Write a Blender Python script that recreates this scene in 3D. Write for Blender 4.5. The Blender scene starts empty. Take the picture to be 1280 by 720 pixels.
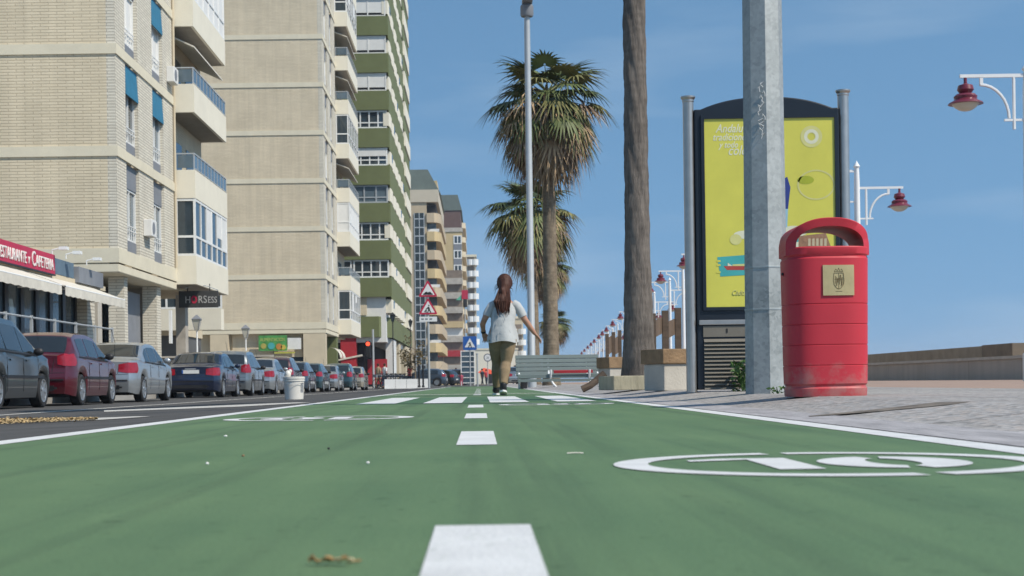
import bpy, bmesh, math, random
from math import sin, cos, pi, radians, sqrt, atan2
from mathutils import Vector, Matrix
random.seed(7)
S = bpy.context.scene
COL = S.collection

# ------------------------------------------------------------------ camera
F = 1900.0; VX, VY = 600.0, 479.0; ROLL = radians(0.8); CAMH = 0.16
cam = bpy.data.cameras.new('camera'); co = bpy.data.objects.new('camera', cam); COL.objects.link(co)
co.location = (0, 0, CAMH); co.rotation_euler = (pi/2, ROLL, 0)
cam.sensor_width = 36; cam.lens = F/1280*36
cam.shift_x = (640-VX)/1280; cam.shift_y = (VY-360)/1280
cam.clip_start = 0.05; cam.clip_end = 6000
cam.dof.use_dof = True; cam.dof.focus_distance = 9.5; cam.dof.aperture_fstop = 10
S.camera = co

# ------------------------------------------------------------------ light
EL, AZ = radians(48), radians(124)            # azimuth clockwise from +Y
sd = Vector((cos(EL)*sin(AZ), cos(EL)*cos(AZ), sin(EL)))
w = bpy.data.worlds.new('World'); S.world = w; w.use_nodes = True
nt = w.node_tree; bg = nt.nodes['Background']
sky = nt.nodes.new('ShaderNodeTexSky'); sky.sky_type = 'NISHITA'; sky.sun_disc = False
sky.sun_elevation = EL; sky.sun_rotation = AZ
sky.air_density = 1.0; sky.dust_density = 0.3; sky.ozone_density = 1.2
hs = nt.nodes.new('ShaderNodeHueSaturation'); hs.inputs['Saturation'].default_value = 1.0
stc = nt.nodes.new('ShaderNodeTexCoord'); sma = nt.nodes.new('ShaderNodeVectorMath'); sma.operation = 'MULTIPLY_ADD'
sma.inputs[1].default_value = (1, 1, .9); sma.inputs[2].default_value = (0, 0, .33)      # clear air low down: no white band at the horizon
snm = nt.nodes.new('ShaderNodeVectorMath'); snm.operation = 'NORMALIZE'
nt.links.new(stc.outputs['Generated'], sma.inputs[0]); nt.links.new(sma.outputs[0], snm.inputs[0]); nt.links.new(snm.outputs[0], sky.inputs['Vector'])
nt.links.new(sky.outputs[0], hs.inputs['Color']); stm = nt.nodes.new('ShaderNodeMix'); stm.data_type = 'RGBA'; stm.blend_type = 'MULTIPLY'; stm.inputs[0].default_value = 1; stm.inputs[7].default_value = (.75, .99, .985, 1)
nt.links.new(hs.outputs[0], stm.inputs[6])
smp = nt.nodes.new('ShaderNodeMapping'); smp.inputs['Scale'].default_value = (1.5, 1.5, 9); scn = nt.nodes.new('ShaderNodeTexNoise'); scn.inputs['Scale'].default_value = 2.2; scn.inputs['Detail'].default_value = 5
nt.links.new(stc.outputs['Generated'], smp.inputs[0]); nt.links.new(smp.outputs[0], scn.inputs['Vector'])
srp = nt.nodes.new('ShaderNodeMapRange'); srp.inputs[1].default_value = .52; srp.inputs[2].default_value = .8; srp.inputs[3].default_value = 0; srp.inputs[4].default_value = .30; nt.links.new(scn.outputs[0], srp.inputs[0])
scm = nt.nodes.new('ShaderNodeMix'); scm.data_type = 'RGBA'; scm.inputs[7].default_value = (3.6, 4.3, 5.0, 1); nt.links.new(srp.outputs[0], scm.inputs[0]); nt.links.new(stm.outputs[2], scm.inputs[6]); nt.links.new(scm.outputs[2], bg.inputs[0])
bg.inputs[1].default_value = 0.14
sl = bpy.data.lights.new('sun', 'SUN'); so = bpy.data.objects.new('sun', sl); COL.objects.link(so)
sl.energy = 3.8; sl.angle = radians(0.5); sl.color = (1, 0.92, 0.80)
so.rotation_euler = sd.to_track_quat('Z', 'Y').to_euler(); so.location = (20, -20, 40)
S.view_settings.view_transform = 'Standard'; S.view_settings.look = 'None'
S.view_settings.exposure = 0.27; S.view_settings.gamma = 1; S.view_settings.use_curve_mapping = False

# ------------------------------------------------------------------ helpers
def W(px, py, d):
    a = (px-VX)*d/F; b = (VY-py)*d/F
    return Vector((a*cos(ROLL)+b*sin(ROLL), d, CAMH-a*sin(ROLL)+b*cos(ROLL)))
def G(px, py, Z=0.0):
    "ground point seen at a pixel, for ground at height Z"
    k = (VY-py)*cos(ROLL)-(px-VX)*sin(ROLL)
    d = (Z-CAMH)*F/k
    return Vector((W(px, py, d).x, d, Z))

class MB:
    def __init__(s): s.v = []; s.f = []; s.m = []; s.uv = None
    def add(s, vs, fs, mi=0):
        o = len(s.v); s.v += [tuple(v) for v in vs]
        s.f += [tuple(i+o for i in f) for f in fs]; s.m += [mi]*len(fs); return s
    def box(s, x0, x1, y0, y1, z0, z1, mi=0, rot=0, about=None):
        vs = [(x, y, z) for z in (z0, z1) for x, y in ((x0, y0), (x1, y0), (x1, y1), (x0, y1))]
        if rot:
            cx, cy = about or ((x0+x1)/2, (y0+y1)/2); c, n = cos(rot), sin(rot)
            vs = [(cx+(x-cx)*c-(y-cy)*n, cy+(x-cx)*n+(y-cy)*c, z) for x, y, z in vs]
        return s.add(vs, [(3, 2, 1, 0), (4, 5, 6, 7), (0, 1, 5, 4), (1, 2, 6, 5), (2, 3, 7, 6), (3, 0, 4, 7)], mi)
    def prism(s, poly, y0, y1, mi=0):
        "polygon in xz extruded along y"
        n = len(poly)
        vs = [(x, y0, z) for x, z in poly]+[(x, y1, z) for x, z in poly]
        return s.add(vs, [tuple(range(n)), tuple(range(2*n-1, n-1, -1))]+[((i+1) % n, i, n+i, n+(i+1) % n) for i in range(n)], mi)
    def prismz(s, poly, z0, z1, mi=0):
        n = len(poly)
        vs = [(x, y, z0) for x, y in poly]+[(x, y, z1) for x, y in poly]
        return s.add(vs, [tuple(range(n-1, -1, -1)), tuple(range(n, 2*n))]+[(i, (i+1) % n, n+(i+1) % n, n+i) for i in range(n)], mi)
    def prismx(s, poly, x0, x1, mi=0):
        n = len(poly)
        vs = [(x0, y, z) for y, z in poly]+[(x1, y, z) for y, z in poly]
        return s.add(vs, [tuple(range(n-1, -1, -1)), tuple(range(n, 2*n))]+[(i, (i+1) % n, n+(i+1) % n, n+i) for i in range(n)], mi)
    def rings(s, rings, mi=0, cap=True, closed=True):
        n = len(rings[0]); vs = [p for r in rings for p in r]; fs = []
        for k in range(len(rings)-1):
            for i in range(n if closed else n-1):
                j = (i+1) % n
                fs.append((k*n+i, k*n+j, (k+1)*n+j, (k+1)*n+i))
        if cap:
            fs.append(tuple(range(n-1, -1, -1))); fs.append(tuple((len(rings)-1)*n+i for i in range(n)))
        return s.add(vs, fs, mi)
    def lathe(s, prof, n=24, c=(0, 0, 0), mi=0, cap=True):
        return s.rings([[(c[0]+r*cos(2*pi*i/n), c[1]+r*sin(2*pi*i/n), c[2]+z) for i in range(n)] for r, z in prof], mi, cap)
    def tube(s, pts, r, n=8, mi=0, flat=None):
        pts = [Vector(p) for p in pts]; R = r if isinstance(r, (list, tuple)) else [r]*len(pts)
        rg = []; up = None
        for i, p in enumerate(pts):
            t = (pts[min(i+1, len(pts)-1)]-pts[max(i-1, 0)]).normalized()
            if up is None:
                up = Vector((0, 0, 1)) if abs(t.z) < .9 else Vector((0, 1, 0))
            a = t.cross(up).normalized(); b = a.cross(t).normalized(); up = b
            rr = R[i]; ra, rb = rr if isinstance(rr, (tuple, list)) else (rr, rr)
            rg.append([p+a*(ra*cos(2*pi*k/n))+b*(rb*sin(2*pi*k/n)) for k in range(n)])
        return s.rings(rg, mi)
    def sphere(s, c, r, n=12, m=8, mi=0, sc=(1, 1, 1)):
        rg = []
        for k in range(m+1):
            a = -pi/2+pi*k/m; a = max(-pi/2+.02, min(pi/2-.02, a))
            rg.append([(c[0]+sc[0]*r*cos(a)*cos(2*pi*i/n), c[1]+sc[1]*r*cos(a)*sin(2*pi*i/n), c[2]+sc[2]*r*sin(a)) for i in range(n)])
        return s.rings(rg, mi)
    def mesh(s, name, smooth=None, bevel=0):
        me = bpy.data.meshes.new(name); me.from_pydata(s.v, [], s.f)
        me.polygons.foreach_set('material_index', s.m)
        bm = bmesh.new(); bm.from_mesh(me)
        bmesh.ops.recalc_face_normals(bm, faces=bm.faces)
        if bevel:
            ed = [e for e in bm.edges if len(e.link_faces) == 2 and e.calc_face_angle(0) > radians(40)]
            bmesh.ops.bevel(bm, geom=ed, offset=bevel, segments=2, affect='EDGES', profile=.6, clamp_overlap=True)
        bm.to_mesh(me); bm.free()
        if smooth is not None:
            for p in me.polygons: p.use_smooth = True
            me.set_sharp_from_angle(angle=radians(smooth))
        me.update(); return me

def tag(o, label=None, cat=None, group=None, kind=None):
    if label: o['label'] = label
    if cat: o['category'] = cat
    if group: o['group'] = group
    if kind: o['kind'] = kind
    return o
def obj(name, mb, mat, parent=None, smooth=None, bevel=0, loc=None, rotz=0, label=None):
    me = mb.mesh(name, smooth, bevel) if isinstance(mb, MB) else mb
    o = bpy.data.objects.new(name, me); COL.objects.link(o)
    if not me.materials:
        for m in (mat if isinstance(mat, (list, tuple)) else [mat]): me.materials.append(m)
    if parent: o.parent = parent
    if loc is not None: o.location = loc
    if rotz: o.rotation_euler = (0, 0, rotz)
    if label: o['label'] = label
    return o
def thing(name, label, cat, loc=(0, 0, 0), rotz=0, group=None):
    o = bpy.data.objects.new(name, None); COL.objects.link(o)
    o.empty_display_size = .2; o.location = loc; o.rotation_euler = (0, 0, rotz)
    return tag(o, label, cat, group)
def struct(name, mb, mat, parent=None, smooth=None):
    o = obj(name, mb, mat, parent, smooth)
    if not parent: o['kind'] = 'structure'
    return o
def dup(o, loc=None, rotz=None, label=None, group=None, parent=None, scale=None):
    c = o.copy(); COL.objects.link(c)
    if parent: c.parent = parent
    if loc is not None: c.location = loc
    if rotz is not None: c.rotation_euler = (0, 0, rotz)
    if scale is not None: c.scale = scale
    if label: c['label'] = label
    if group: c['group'] = group
    for ch in list(o.children): dup(ch, parent=c)
    return c
def remat(root, names, mat):
    "give parts of a copied thing their own paint without copying the mesh"
    for ch in root.children_recursive:
        if ch.name.split('.')[0] in names and ch.type == 'MESH':
            ch.material_slots[0].link = 'OBJECT'; ch.material_slots[0].material = mat
def text_mesh(txt, size, extrude=.003, align='LEFT', shear=0, name='lettering', bold=0, sx=1, spacing=1):
    cu = bpy.data.curves.new('t', 'FONT'); cu.body = txt; cu.size = size; cu.extrude = extrude
    cu.align_x = align; cu.shear = shear; cu.offset = bold; cu.space_character = spacing; cu.resolution_u = 3
    o = bpy.data.objects.new('t', cu); COL.objects.link(o)
    dg = bpy.context.evaluated_depsgraph_get()
    me = bpy.data.meshes.new_from_object(o.evaluated_get(dg)); me.name = name
    bpy.data.objects.remove(o); bpy.data.curves.remove(cu)
    if sx != 1: me.transform(Matrix.Diagonal((sx, 1, 1, 1)))
    me.materials.clear()
    return me
def remesh(mb, name, voxel, smooth_it=4, subs=0):
    me = mb.mesh(name); o = bpy.data.objects.new('t', me); COL.objects.link(o)
    m = o.modifiers.new('r', 'REMESH'); m.mode = 'VOXEL'; m.voxel_size = voxel
    if smooth_it:
        q = o.modifiers.new('s', 'SMOOTH'); q.iterations = smooth_it; q.factor = .5
    dg = bpy.context.evaluated_depsgraph_get()
    r = bpy.data.meshes.new_from_object(o.evaluated_get(dg)); r.name = name
    bpy.data.objects.remove(o); bpy.data.meshes.remove(me)
    for p in r.polygons: p.use_smooth = True
    return r

# ------------------------------------------------------------------ materials
def hexc(r, g, b):
    f = lambda c: (c/255/12.92 if c/255 <= .04045 else ((c/255+.055)/1.055)**2.4)
    return (f(r), f(g), f(b))
def mat(name, col, rough=.7, var=.12, scale=4.0, bump=0.0, bscale=None, metal=0, spec=.4, coat=0, stretch=(1, 1, 1), second=None, second_amt=.5, trans=0):
    m = bpy.data.materials.new(name); m.use_nodes = True; n = m.node_tree; b = n.nodes['Principled BSDF']
    b.inputs['Roughness'].default_value = rough; b.inputs['Metallic'].default_value = metal
    b.inputs['Specular IOR Level'].default_value = spec; b.inputs['Coat Weight'].default_value = coat
    b.inputs['Coat Roughness'].default_value = .05
    tc = n.nodes.new('ShaderNodeTexCoord'); mp = n.nodes.new('ShaderNodeMapping'); mp.inputs['Scale'].default_value = stretch
    n.links.new(tc.outputs['Object'], mp.inputs[0])
    nz = n.nodes.new('ShaderNodeTexNoise'); nz.inputs['Scale'].default_value = scale; nz.inputs['Detail'].default_value = 5; nz.inputs['Roughness'].default_value = .65
    n.links.new(mp.outputs[0], nz.inputs['Vector'])
    cr = n.nodes.new('ShaderNodeValToRGB'); cr.color_ramp.elements[0].position = .3; cr.color_ramp.elements[1].position = .7
    c2 = second or tuple(min(1, c*(1+var)) for c in col)
    c1 = tuple(c*(1-var) for c in col)
    cr.color_ramp.elements[0].color = (*c1, 1); cr.color_ramp.elements[1].color = (*c2, 1)
    n.links.new(nz.outputs[0], cr.inputs[0]); n.links.new(cr.outputs[0], b.inputs['Base Color'])
    if bump:
        n2 = n.nodes.new('ShaderNodeTexNoise'); n2.inputs['Scale'].default_value = bscale or scale*6; n2.inputs['Detail'].default_value = 4
        n.links.new(mp.outputs[0], n2.inputs['Vector'])
        bp = n.nodes.new('ShaderNodeBump'); bp.inputs['Strength'].default_value = bump; bp.inputs['Distance'].default_value = .02
        n.links.new(n2.outputs[0], bp.inputs['Height']); n.links.new(bp.outputs[0], b.inputs['Normal'])
    return m
def brick_mat(name, c1, c2, cm, bw=.5, bh=.115, mortar=.02):
    m = bpy.data.materials.new(name); m.use_nodes = True; n = m.node_tree; b = n.nodes['Principled BSDF']; L = n.links.new
    b.inputs['Roughness'].default_value = .85; b.inputs['Specular IOR Level'].default_value = .2
    tc = n.nodes.new('ShaderNodeTexCoord'); sx = n.nodes.new('ShaderNodeSeparateXYZ'); L(tc.outputs['Object'], sx.inputs[0])
    ad = n.nodes.new('ShaderNodeMath'); L(sx.outputs[0], ad.inputs[0]); L(sx.outputs[1], ad.inputs[1])
    cb = n.nodes.new('ShaderNodeCombineXYZ'); L(ad.outputs[0], cb.inputs[0]); L(sx.outputs[2], cb.inputs[1])
    br = n.nodes.new('ShaderNodeTexBrick'); L(cb.outputs[0], br.inputs[0]); br.inputs['Scale'].default_value = 1
    br.inputs['Brick Width'].default_value = bw; br.inputs['Row Height'].default_value = bh; br.inputs['Mortar Size'].default_value = mortar; br.inputs['Mortar Smooth'].default_value = .3
    br.inputs['Color1'].default_value = (*c1, 1); br.inputs['Color2'].default_value = (*c2, 1); br.inputs['Mortar'].default_value = (*cm, 1)
    nz = n.nodes.new('ShaderNodeTexNoise'); nz.inputs['Scale'].default_value = .6; nz.inputs['Detail'].default_value = 6; L(tc.outputs['Object'], nz.inputs[0])
    mr = n.nodes.new('ShaderNodeMapRange'); mr.inputs[3].default_value = .82; mr.inputs[4].default_value = 1.15; L(nz.outputs[0], mr.inputs[0])
    mps = n.nodes.new('ShaderNodeMapping'); mps.inputs['Scale'].default_value = (1.6, 1.6, .12); L(tc.outputs['Object'], mps.inputs[0])
    ns = n.nodes.new('ShaderNodeTexNoise'); ns.inputs['Scale'].default_value = 1.6; ns.inputs['Detail'].default_value = 6; L(mps.outputs[0], ns.inputs['Vector'])
    ms = n.nodes.new('ShaderNodeMapRange'); ms.inputs[1].default_value = .3; ms.inputs[2].default_value = .62; ms.inputs[3].default_value = .92; ms.inputs[4].default_value = 1.03; L(ns.outputs[0], ms.inputs[0])
    mm = n.nodes.new('ShaderNodeMath'); mm.operation = 'MULTIPLY'; L(mr.outputs[0], mm.inputs[0]); L(ms.outputs[0], mm.inputs[1])
    mx = n.nodes.new('ShaderNodeMix'); mx.data_type = 'RGBA'; mx.blend_type = 'MULTIPLY'; mx.inputs[0].default_value = 1
    L(br.outputs[0], mx.inputs[6]); L(mm.outputs[0], mx.inputs[7]); L(mx.outputs[2], b.inputs['Base Color'])
    bp = n.nodes.new('ShaderNodeBump'); bp.inputs['Strength'].default_value = .7; bp.inputs['Distance'].default_value = .03; bp.invert = True
    L(br.outputs[1], bp.inputs['Height']); L(bp.outputs[0], b.inputs['Normal'])
    return m

M = {}
M['tan_brick'] = brick_mat('tan_brick', (.69, .597, .438), (.635, .548, .398), (.52, .44, .315), bw=.55, bh=.1, mortar=.015)
M['white_brick'] = brick_mat('white_brick', (.70, .655, .55), (.63, .585, .49), (.44, .40, .33), bw=.55, bh=.1, mortar=.016)
M['tan_brick_fine'] = brick_mat('tan_brick_fine', (.69, .597, .442), (.64, .548, .402), (.54, .458, .335), bh=.1, mortar=.012)
M['sea_wall'] = brick_mat('sea_wall_concrete', (.44, .40, .35), (.41, .375, .325), (.29, .26, .22), bw=4.2, bh=6, mortar=.02)
M['cream'] = mat('cream_render', (.66, .60, .46), .8, .06, 1.2, bump=.1)
M['cream_dull'] = mat('dull_cream_render', (.55, .47, .34), .85, .08, 1.0)
M['balcony'] = mat('balcony_render', (.72, .67, .55), .8, .05, 1.0)
M['green_r'] = mat('green_render', (.14, .16, .07), .85, .1, .7)
M['white'] = mat('white_paint', (.74, .74, .72), .5, .04, 3)
M['white_shut'] = mat('white_shutter', (.70, .69, .66), .6, .06, 2)
M['grey_panel'] = mat('grey_panel', (.2, .21, .23), .6, .1, 2)
M['blue_blind'] = mat('blue_blind', (.03, .17, .28), .7, .12, 3)
def glass_mat(name, col, rough=.04):
    m = mat(name, col, rough, .25, .8, spec=.8); return m
M['glass'] = glass_mat('window_glass', (.035, .05, .06))
M['glass_blue'] = glass_mat('blue_glass', (.10, .14, .17), .08)
M['car_glass'] = glass_mat('car_glass', (.018, .022, .025), .03)
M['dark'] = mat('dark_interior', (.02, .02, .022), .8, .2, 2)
M['shade_wall'] = mat('dark_stone_cladding', (.10, .10, .10), .6, .15, 1)
M['asphalt'] = mat('asphalt', (.075, .073, .071), .9, .28, 1.5, bump=.5, bscale=120)
M['walk'] = mat('sidewalk_tiles', (.33, .31, .28), .9, .1, 2, bump=.2)
M['conc'] = mat('concrete', (.47, .435, .375), .85, .12, 2.5, bump=.25, bscale=40)
M['conc_dark'] = mat('weathered_concrete', (.42, .385, .335), .9, .2, 1.2, bump=.3, bscale=20)
M['conc_brown'] = mat('brown_stone_coping', (.30, .245, .18), .9, .2, 1.5, bump=.3, bscale=20)
M['oldwood'] = mat('weathered_brown_top', (.24, .155, .085), .8, .28, 6, bump=.4, bscale=40)
M['wood'] = mat('timber', (.10, .07, .048), .7, .3, 3, bump=.3, stretch=(1, 1, 6))
M['metal'] = mat('galvanised', (.36, .39, .39), .5, .22, 6, metal=.55, bump=.05)
M['steel'] = mat('brushed_steel', (.45, .42, .39), .35, .1, 8, metal=.85)
M['greypaint'] = mat('grey_paint', (.42, .44, .45), .45, .06, 4, metal=.2)
M['lampwhite'] = mat('lamp_white_paint', (.78, .78, .77), .4, .04, 4)
M['maroon'] = mat('maroon_enamel', (.16, .022, .04), .35, .15, 4, coat=.3)
M['diffuser'] = mat('opal_diffuser', (.55, .53, .45), .3, .05, 4)
M['black'] = mat('black_plastic', (.018, .018, .02), .5, .2, 6)
M['navyframe'] = mat('dark_navy_enamel', (.012, .017, .026), .35, .15, 3)
M['rubber'] = mat('tyre_rubber', (.02, .02, .021), .85, .2, 8)
M['alloy'] = mat('alloy_rim', (.5, .51, .52), .3, .1, 8, metal=.8)
M['red_lens'] = mat('red_lens', (.30, .010, .02), .15, .15, 12, coat=.5)
M['clear_lens'] = mat('clear_lens', (.6, .62, .63), .12, .1, 10, coat=.4)
M['slab'] = mat('soffit_shade_concrete', (.27, .24, .20), .9, .12, 2)  # soffit shade put into the colour, darker than the balcony render
M['plate'] = mat('plate_white', (.66, .66, .64), .5, .05, 10)
M['redpaint'] = mat('red_paint', (.38, .025, .035), .5, .1, 3)
M['awning'] = mat('cream_canvas', (.62, .58, .50), .9, .12, 3, bump=.15)
M['sign_red'] = mat('sign_red', (.45, .02, .06), .45, .08, 3)
M['letter'] = mat('white_lettering', (.72, .69, .66), .6, .04, 5)
M['sign_white'] = mat('sign_white_face', (.70, .70, .69), .5, .04, 5)
M['sign_blue'] = mat('sign_blue_face', (.02, .10, .36), .5, .06, 5)
M['signblack'] = mat('sign_black', (.015, .015, .018), .6, .1, 5)
def paint(name, col, metal=.3, rough=.30):
    return mat(name, col, rough, .10, 3, metal=metal, coat=1.0, spec=.5)

# ------------------------------------------------------------------ ground: lane, road, pavements
def road_z(x):
    return -.02-min(1, max(0, (-1.5-x)/4.5))*.15
def lane_mat():
    m = bpy.data.materials.new('green_lane_paint'); m.use_nodes = True; n = m.node_tree; b = n.nodes['Principled BSDF']; L = n.links.new
    b.inputs['Roughness'].default_value = .72; b.inputs['Specular IOR Level'].default_value = .35
    tc = n.nodes.new('ShaderNodeTexCoord')
    def nz(sc, det, st=(1, 1, 1)):
        mp = n.nodes.new('ShaderNodeMapping'); mp.inputs['Scale'].default_value = st; L(tc.outputs['Object'], mp.inputs[0])
        q = n.nodes.new('ShaderNodeTexNoise'); q.inputs['Scale'].default_value = sc; q.inputs['Detail'].default_value = det; q.inputs['Roughness'].default_value = .6
        L(mp.outputs[0], q.inputs['Vector']); return q.outputs[0]
    def ramp(f, a, ca, c, cb):
        r = n.nodes.new('ShaderNodeValToRGB'); r.color_ramp.elements[0].position = a; r.color_ramp.elements[1].position = c
        r.color_ramp.elements[0].color = (*ca, 1); r.color_ramp.elements[1].color = (*cb, 1); L(f, r.inputs[0]); return r.outputs[0]
    base = ramp(nz(1.3, 6), .3, (.092, .168, .080), .72, (.120, .200, .096))
    streak = ramp(nz(3.0, 4, (2.5, .22, 1)), .3, (.84, .87, .88), .7, (1.08, 1.05, 1.03))
    fine = ramp(nz(170, 4), .25, (.74, .74, .74), .75, (1.2, 1.2, 1.18))
    spots = ramp(nz(26, 2), .28, (.62, .66, .62), .36, (1, 1, 1))
    tyre = ramp(nz(1.1, 5, (7, .12, 1)), .36, (.80, .80, .82), .5, (1, 1, 1)); worn = ramp(nz(9, 7, (1, .5, 1)), .62, (1, 1, 1), .78, (1.28, 1.2, 1.22))
    cur = base
    for q in (streak, fine, spots, tyre, worn):
        mx = n.nodes.new('ShaderNodeMix'); mx.data_type = 'RGBA'; mx.blend_type = 'MULTIPLY'; mx.inputs[0].default_value = 1
        L(cur, mx.inputs[6]); L(q, mx.inputs[7]); cur = mx.outputs[2]
    L(cur, b.inputs['Base Color'])
    bp = n.nodes.new('ShaderNodeBump'); bp.inputs['Strength'].default_value = .35; bp.inputs['Distance'].default_value = .004
    L(nz(220, 3), bp.inputs['Height']); L(bp.outputs[0], b.inputs['Normal'])
    return m
M['lane'] = lane_mat()
M['lane_dark'] = mat('dark_green_paint', (.055, .125, .06), .75, .15, 2, bump=.1, bscale=160)
def mark_mat():
    m = mat('road_marking_white', (.64, .64, .63), .6, .12, 7, bump=.2, bscale=150); n = m.node_tree; b = n.nodes['Principled BSDF']; L = n.links.new
    src = b.inputs['Base Color'].links[0].from_socket; tc = [q for q in n.nodes if q.type == 'TEX_COORD'][0]
    a = n.nodes.new('ShaderNodeTexNoise'); a.inputs['Scale'].default_value = 45; a.inputs['Detail'].default_value = 7; a.inputs['Roughness'].default_value = .75; L(tc.outputs['Object'], a.inputs['Vector'])
    c = n.nodes.new('ShaderNodeTexNoise'); c.inputs['Scale'].default_value = 2.5; c.inputs['Detail'].default_value = 3; L(tc.outputs['Object'], c.inputs['Vector'])
    k = n.nodes.new('ShaderNodeMath'); k.operation = 'MULTIPLY_ADD'; k.inputs[1].default_value = .35; L(c.outputs[0], k.inputs[0]); L(a.outputs[0], k.inputs[2])
    r = n.nodes.new('ShaderNodeMapRange'); r.inputs[1].default_value = .76; r.inputs[2].default_value = .86; r.inputs[3].default_value = 0; r.inputs[4].default_value = .6; L(k.outputs[0], r.inputs[0])
    x = n.nodes.new('ShaderNodeMix'); x.data_type = 'RGBA'; x.inputs[7].default_value = (.30, .36, .28, 1); L(r.outputs[0], x.inputs[0]); L(src, x.inputs[6]); L(x.outputs[2], b.inputs['Base Color'])
    return m
M['mark'] = mark_mat()
M['mark_old'] = mat('worn_road_marking', (.50, .48, .44), .8, .22, 9, bump=.2, bscale=100)
def pave_mat():
    m = bpy.data.materials.new('exposed_aggregate'); m.use_nodes = True; n = m.node_tree; b = n.nodes['Principled BSDF']; L = n.links.new
    b.inputs['Roughness'].default_value = .85
    tc = n.nodes.new('ShaderNodeTexCoord')
    v = n.nodes.new('ShaderNodeTexVoronoi'); v.inputs['Scale'].default_value = 38; L(tc.outputs['Object'], v.inputs['Vector'])
    sp = n.nodes.new('ShaderNodeSeparateColor'); L(v.outputs['Color'], sp.inputs[0])
    r = n.nodes.new('ShaderNodeValToRGB'); e = r.color_ramp.elements
    e[0].position = 0; e[0].color = (.19, .18, .17, 1); e[1].position = 1; e[1].color = (.47, .45, .44, 1)
    for p, c in ((.35, (.31, .30, .29, 1)), (.6, (.37, .355, .35, 1)), (.85, (.36, .31, .275, 1))):
        q = e.new(p); q.color = c
    L(sp.outputs[0], r.inputs[0])
    nz = n.nodes.new('ShaderNodeTexNoise'); nz.inputs['Scale'].default_value = .8; nz.inputs['Detail'].default_value = 6; L(tc.outputs['Object'], nz.inputs[0])
    mr = n.nodes.new('ShaderNodeMapRange'); mr.inputs[3].default_value = .75; mr.inputs[4].default_value = 1.2; L(nz.outputs[0], mr.inputs[0])
    mx = n.nodes.new('ShaderNodeMix'); mx.data_type = 'RGBA'; mx.blend_type = 'MULTIPLY'; mx.inputs[0].default_value = 1
    bk = n.nodes.new('ShaderNodeTexBrick'); bk.offset = 0; bk.inputs['Scale'].default_value = 1; bk.inputs['Brick Width'].default_value = 1.2; bk.inputs['Row Height'].default_value = 1.2; bk.inputs['Mortar Size'].default_value = .012
    bk.inputs['Color1'].default_value = (1, 1, 1, 1); bk.inputs['Color2'].default_value = (.9, .9, .9, 1); bk.inputs['Mortar'].default_value = (.42, .40, .38, 1); L(tc.outputs['Object'], bk.inputs[0])
    mk = n.nodes.new('ShaderNodeMix'); mk.data_type = 'RGBA'; mk.blend_type = 'MULTIPLY'; mk.inputs[0].default_value = 1
    L(r.outputs[0], mx.inputs[6]); L(mr.outputs[0], mx.inputs[7]); L(mx.outputs[2], mk.inputs[6]); L(bk.outputs[0], mk.inputs[7]); L(mk.outputs[2], b.inputs['Base Color'])
    bp = n.nodes.new('ShaderNodeBump'); bp.inputs['Strength'].default_value = .6; bp.inputs['Distance'].default_value = .006
    L(v.outputs['Distance'], bp.inputs['Height']); L(bp.outputs[0], b.inputs['Normal'])
    return m
M['pave'] = pave_mat()
M['paver'] = mat('dark_edge_pavers', (.34, .325, .33), .8, .3, 14, bump=.3, bscale=60, stretch=(1, .15, 1))
M['promen'] = mat('pink_promenade_paving', (.33, .235, .185), .9, .15, 2, bump=.3, bscale=30)
M['sand'] = mat('ground_sand', (.36, .30, .22), .95, .15, .5)

g = MB(); g.add([(-2500, -200, -.6), (16, -200, -.6), (16, 70, -.6), (38, 470, -.6), (60, 900, -.6), (60, 4500, -.6), (-2500, 4500, -.6)], [tuple(range(7))]); struct('ground', g, M['sand'])
sea_m = mat('sea_water', (.03, .09, .13), .12, .3, .05, bump=.4, bscale=.6, spec=.6)
g = MB(); g.add([(15.9, -200, -1.5), (4500, -200, -1.5), (4500, 5500, -1.5), (15.9, 5500, -1.5)], [(0, 1, 2, 3)]); struct('sea', g, sea_m)
# road with a cross fall
xs = [-1.5, -2.2, -3.2, -4.5, -6.0, -12.5]
g = MB(); ys = [-30, 0, 10, 30, 60, 120, 200, 400, 900]
g.rings([[(x, y, road_z(x)) for x in xs] for y in ys], cap=False, closed=False)
road = struct('road', g, M['asphalt'])
# open square beyond the end of the lane
g = MB(); g.box(-1.5, 4.3, 75, 900, -.3, -.03); struct('square', g, M['asphalt'])
# left sidewalk
g = MB(); g.box(-60, -10.05, -30, 900, -.3, -.03); g.box(-10.05, -9.9, -30, 900, -.35, -.025)
struct('sidewalk', g, M['walk'])
LX0, LX1, LEND = -1.5, 1.2, 75
g = MB(); g.box(LX0, LX1, -6, LEND, -.12, 0); lane = struct('bike_lane', g, M['lane'])
def sheet(name, polys, m, z=.0015, parent=lane, zf=None):
    g = MB()
    for p in polys: g.add([(q[0], q[1], (zf(q[0]) if zf else 0)+z) for q in p], [tuple(range(len(p)))])
    return obj(name, g, m, parent)
sheet('edge_line', [[(LX0+.005, -5, 0), (LX0+.105, -5, 0), (LX0+.105, LEND, 0), (LX0+.005, LEND, 0)]], M['mark'])
sheet('edge_line', [[(LX1-.105, -5, 0), (LX1-.005, -5, 0), (LX1-.005, LEND, 0), (LX1-.105, LEND, 0)]], M['mark'])
for a, b_ in ((-2.4, -1.3), (.6, 1.70), (3.93, 5.03), (6.9, 8.0), (9.95, 11.2), (20.5, 21.6), (24, 25.1), (27.5, 28.6), (31, 32.1), (34.5, 35.6), (38, 39.1), (42, 43.1)):
    c = .003-.0035*max(0, min(a, 12))
    sheet('centre_dash', [[(c-.053, a, 0), (c+.053, a, 0), (c+.053, b_, 0), (c-.053, b_, 0)]], M['mark'])
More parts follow.
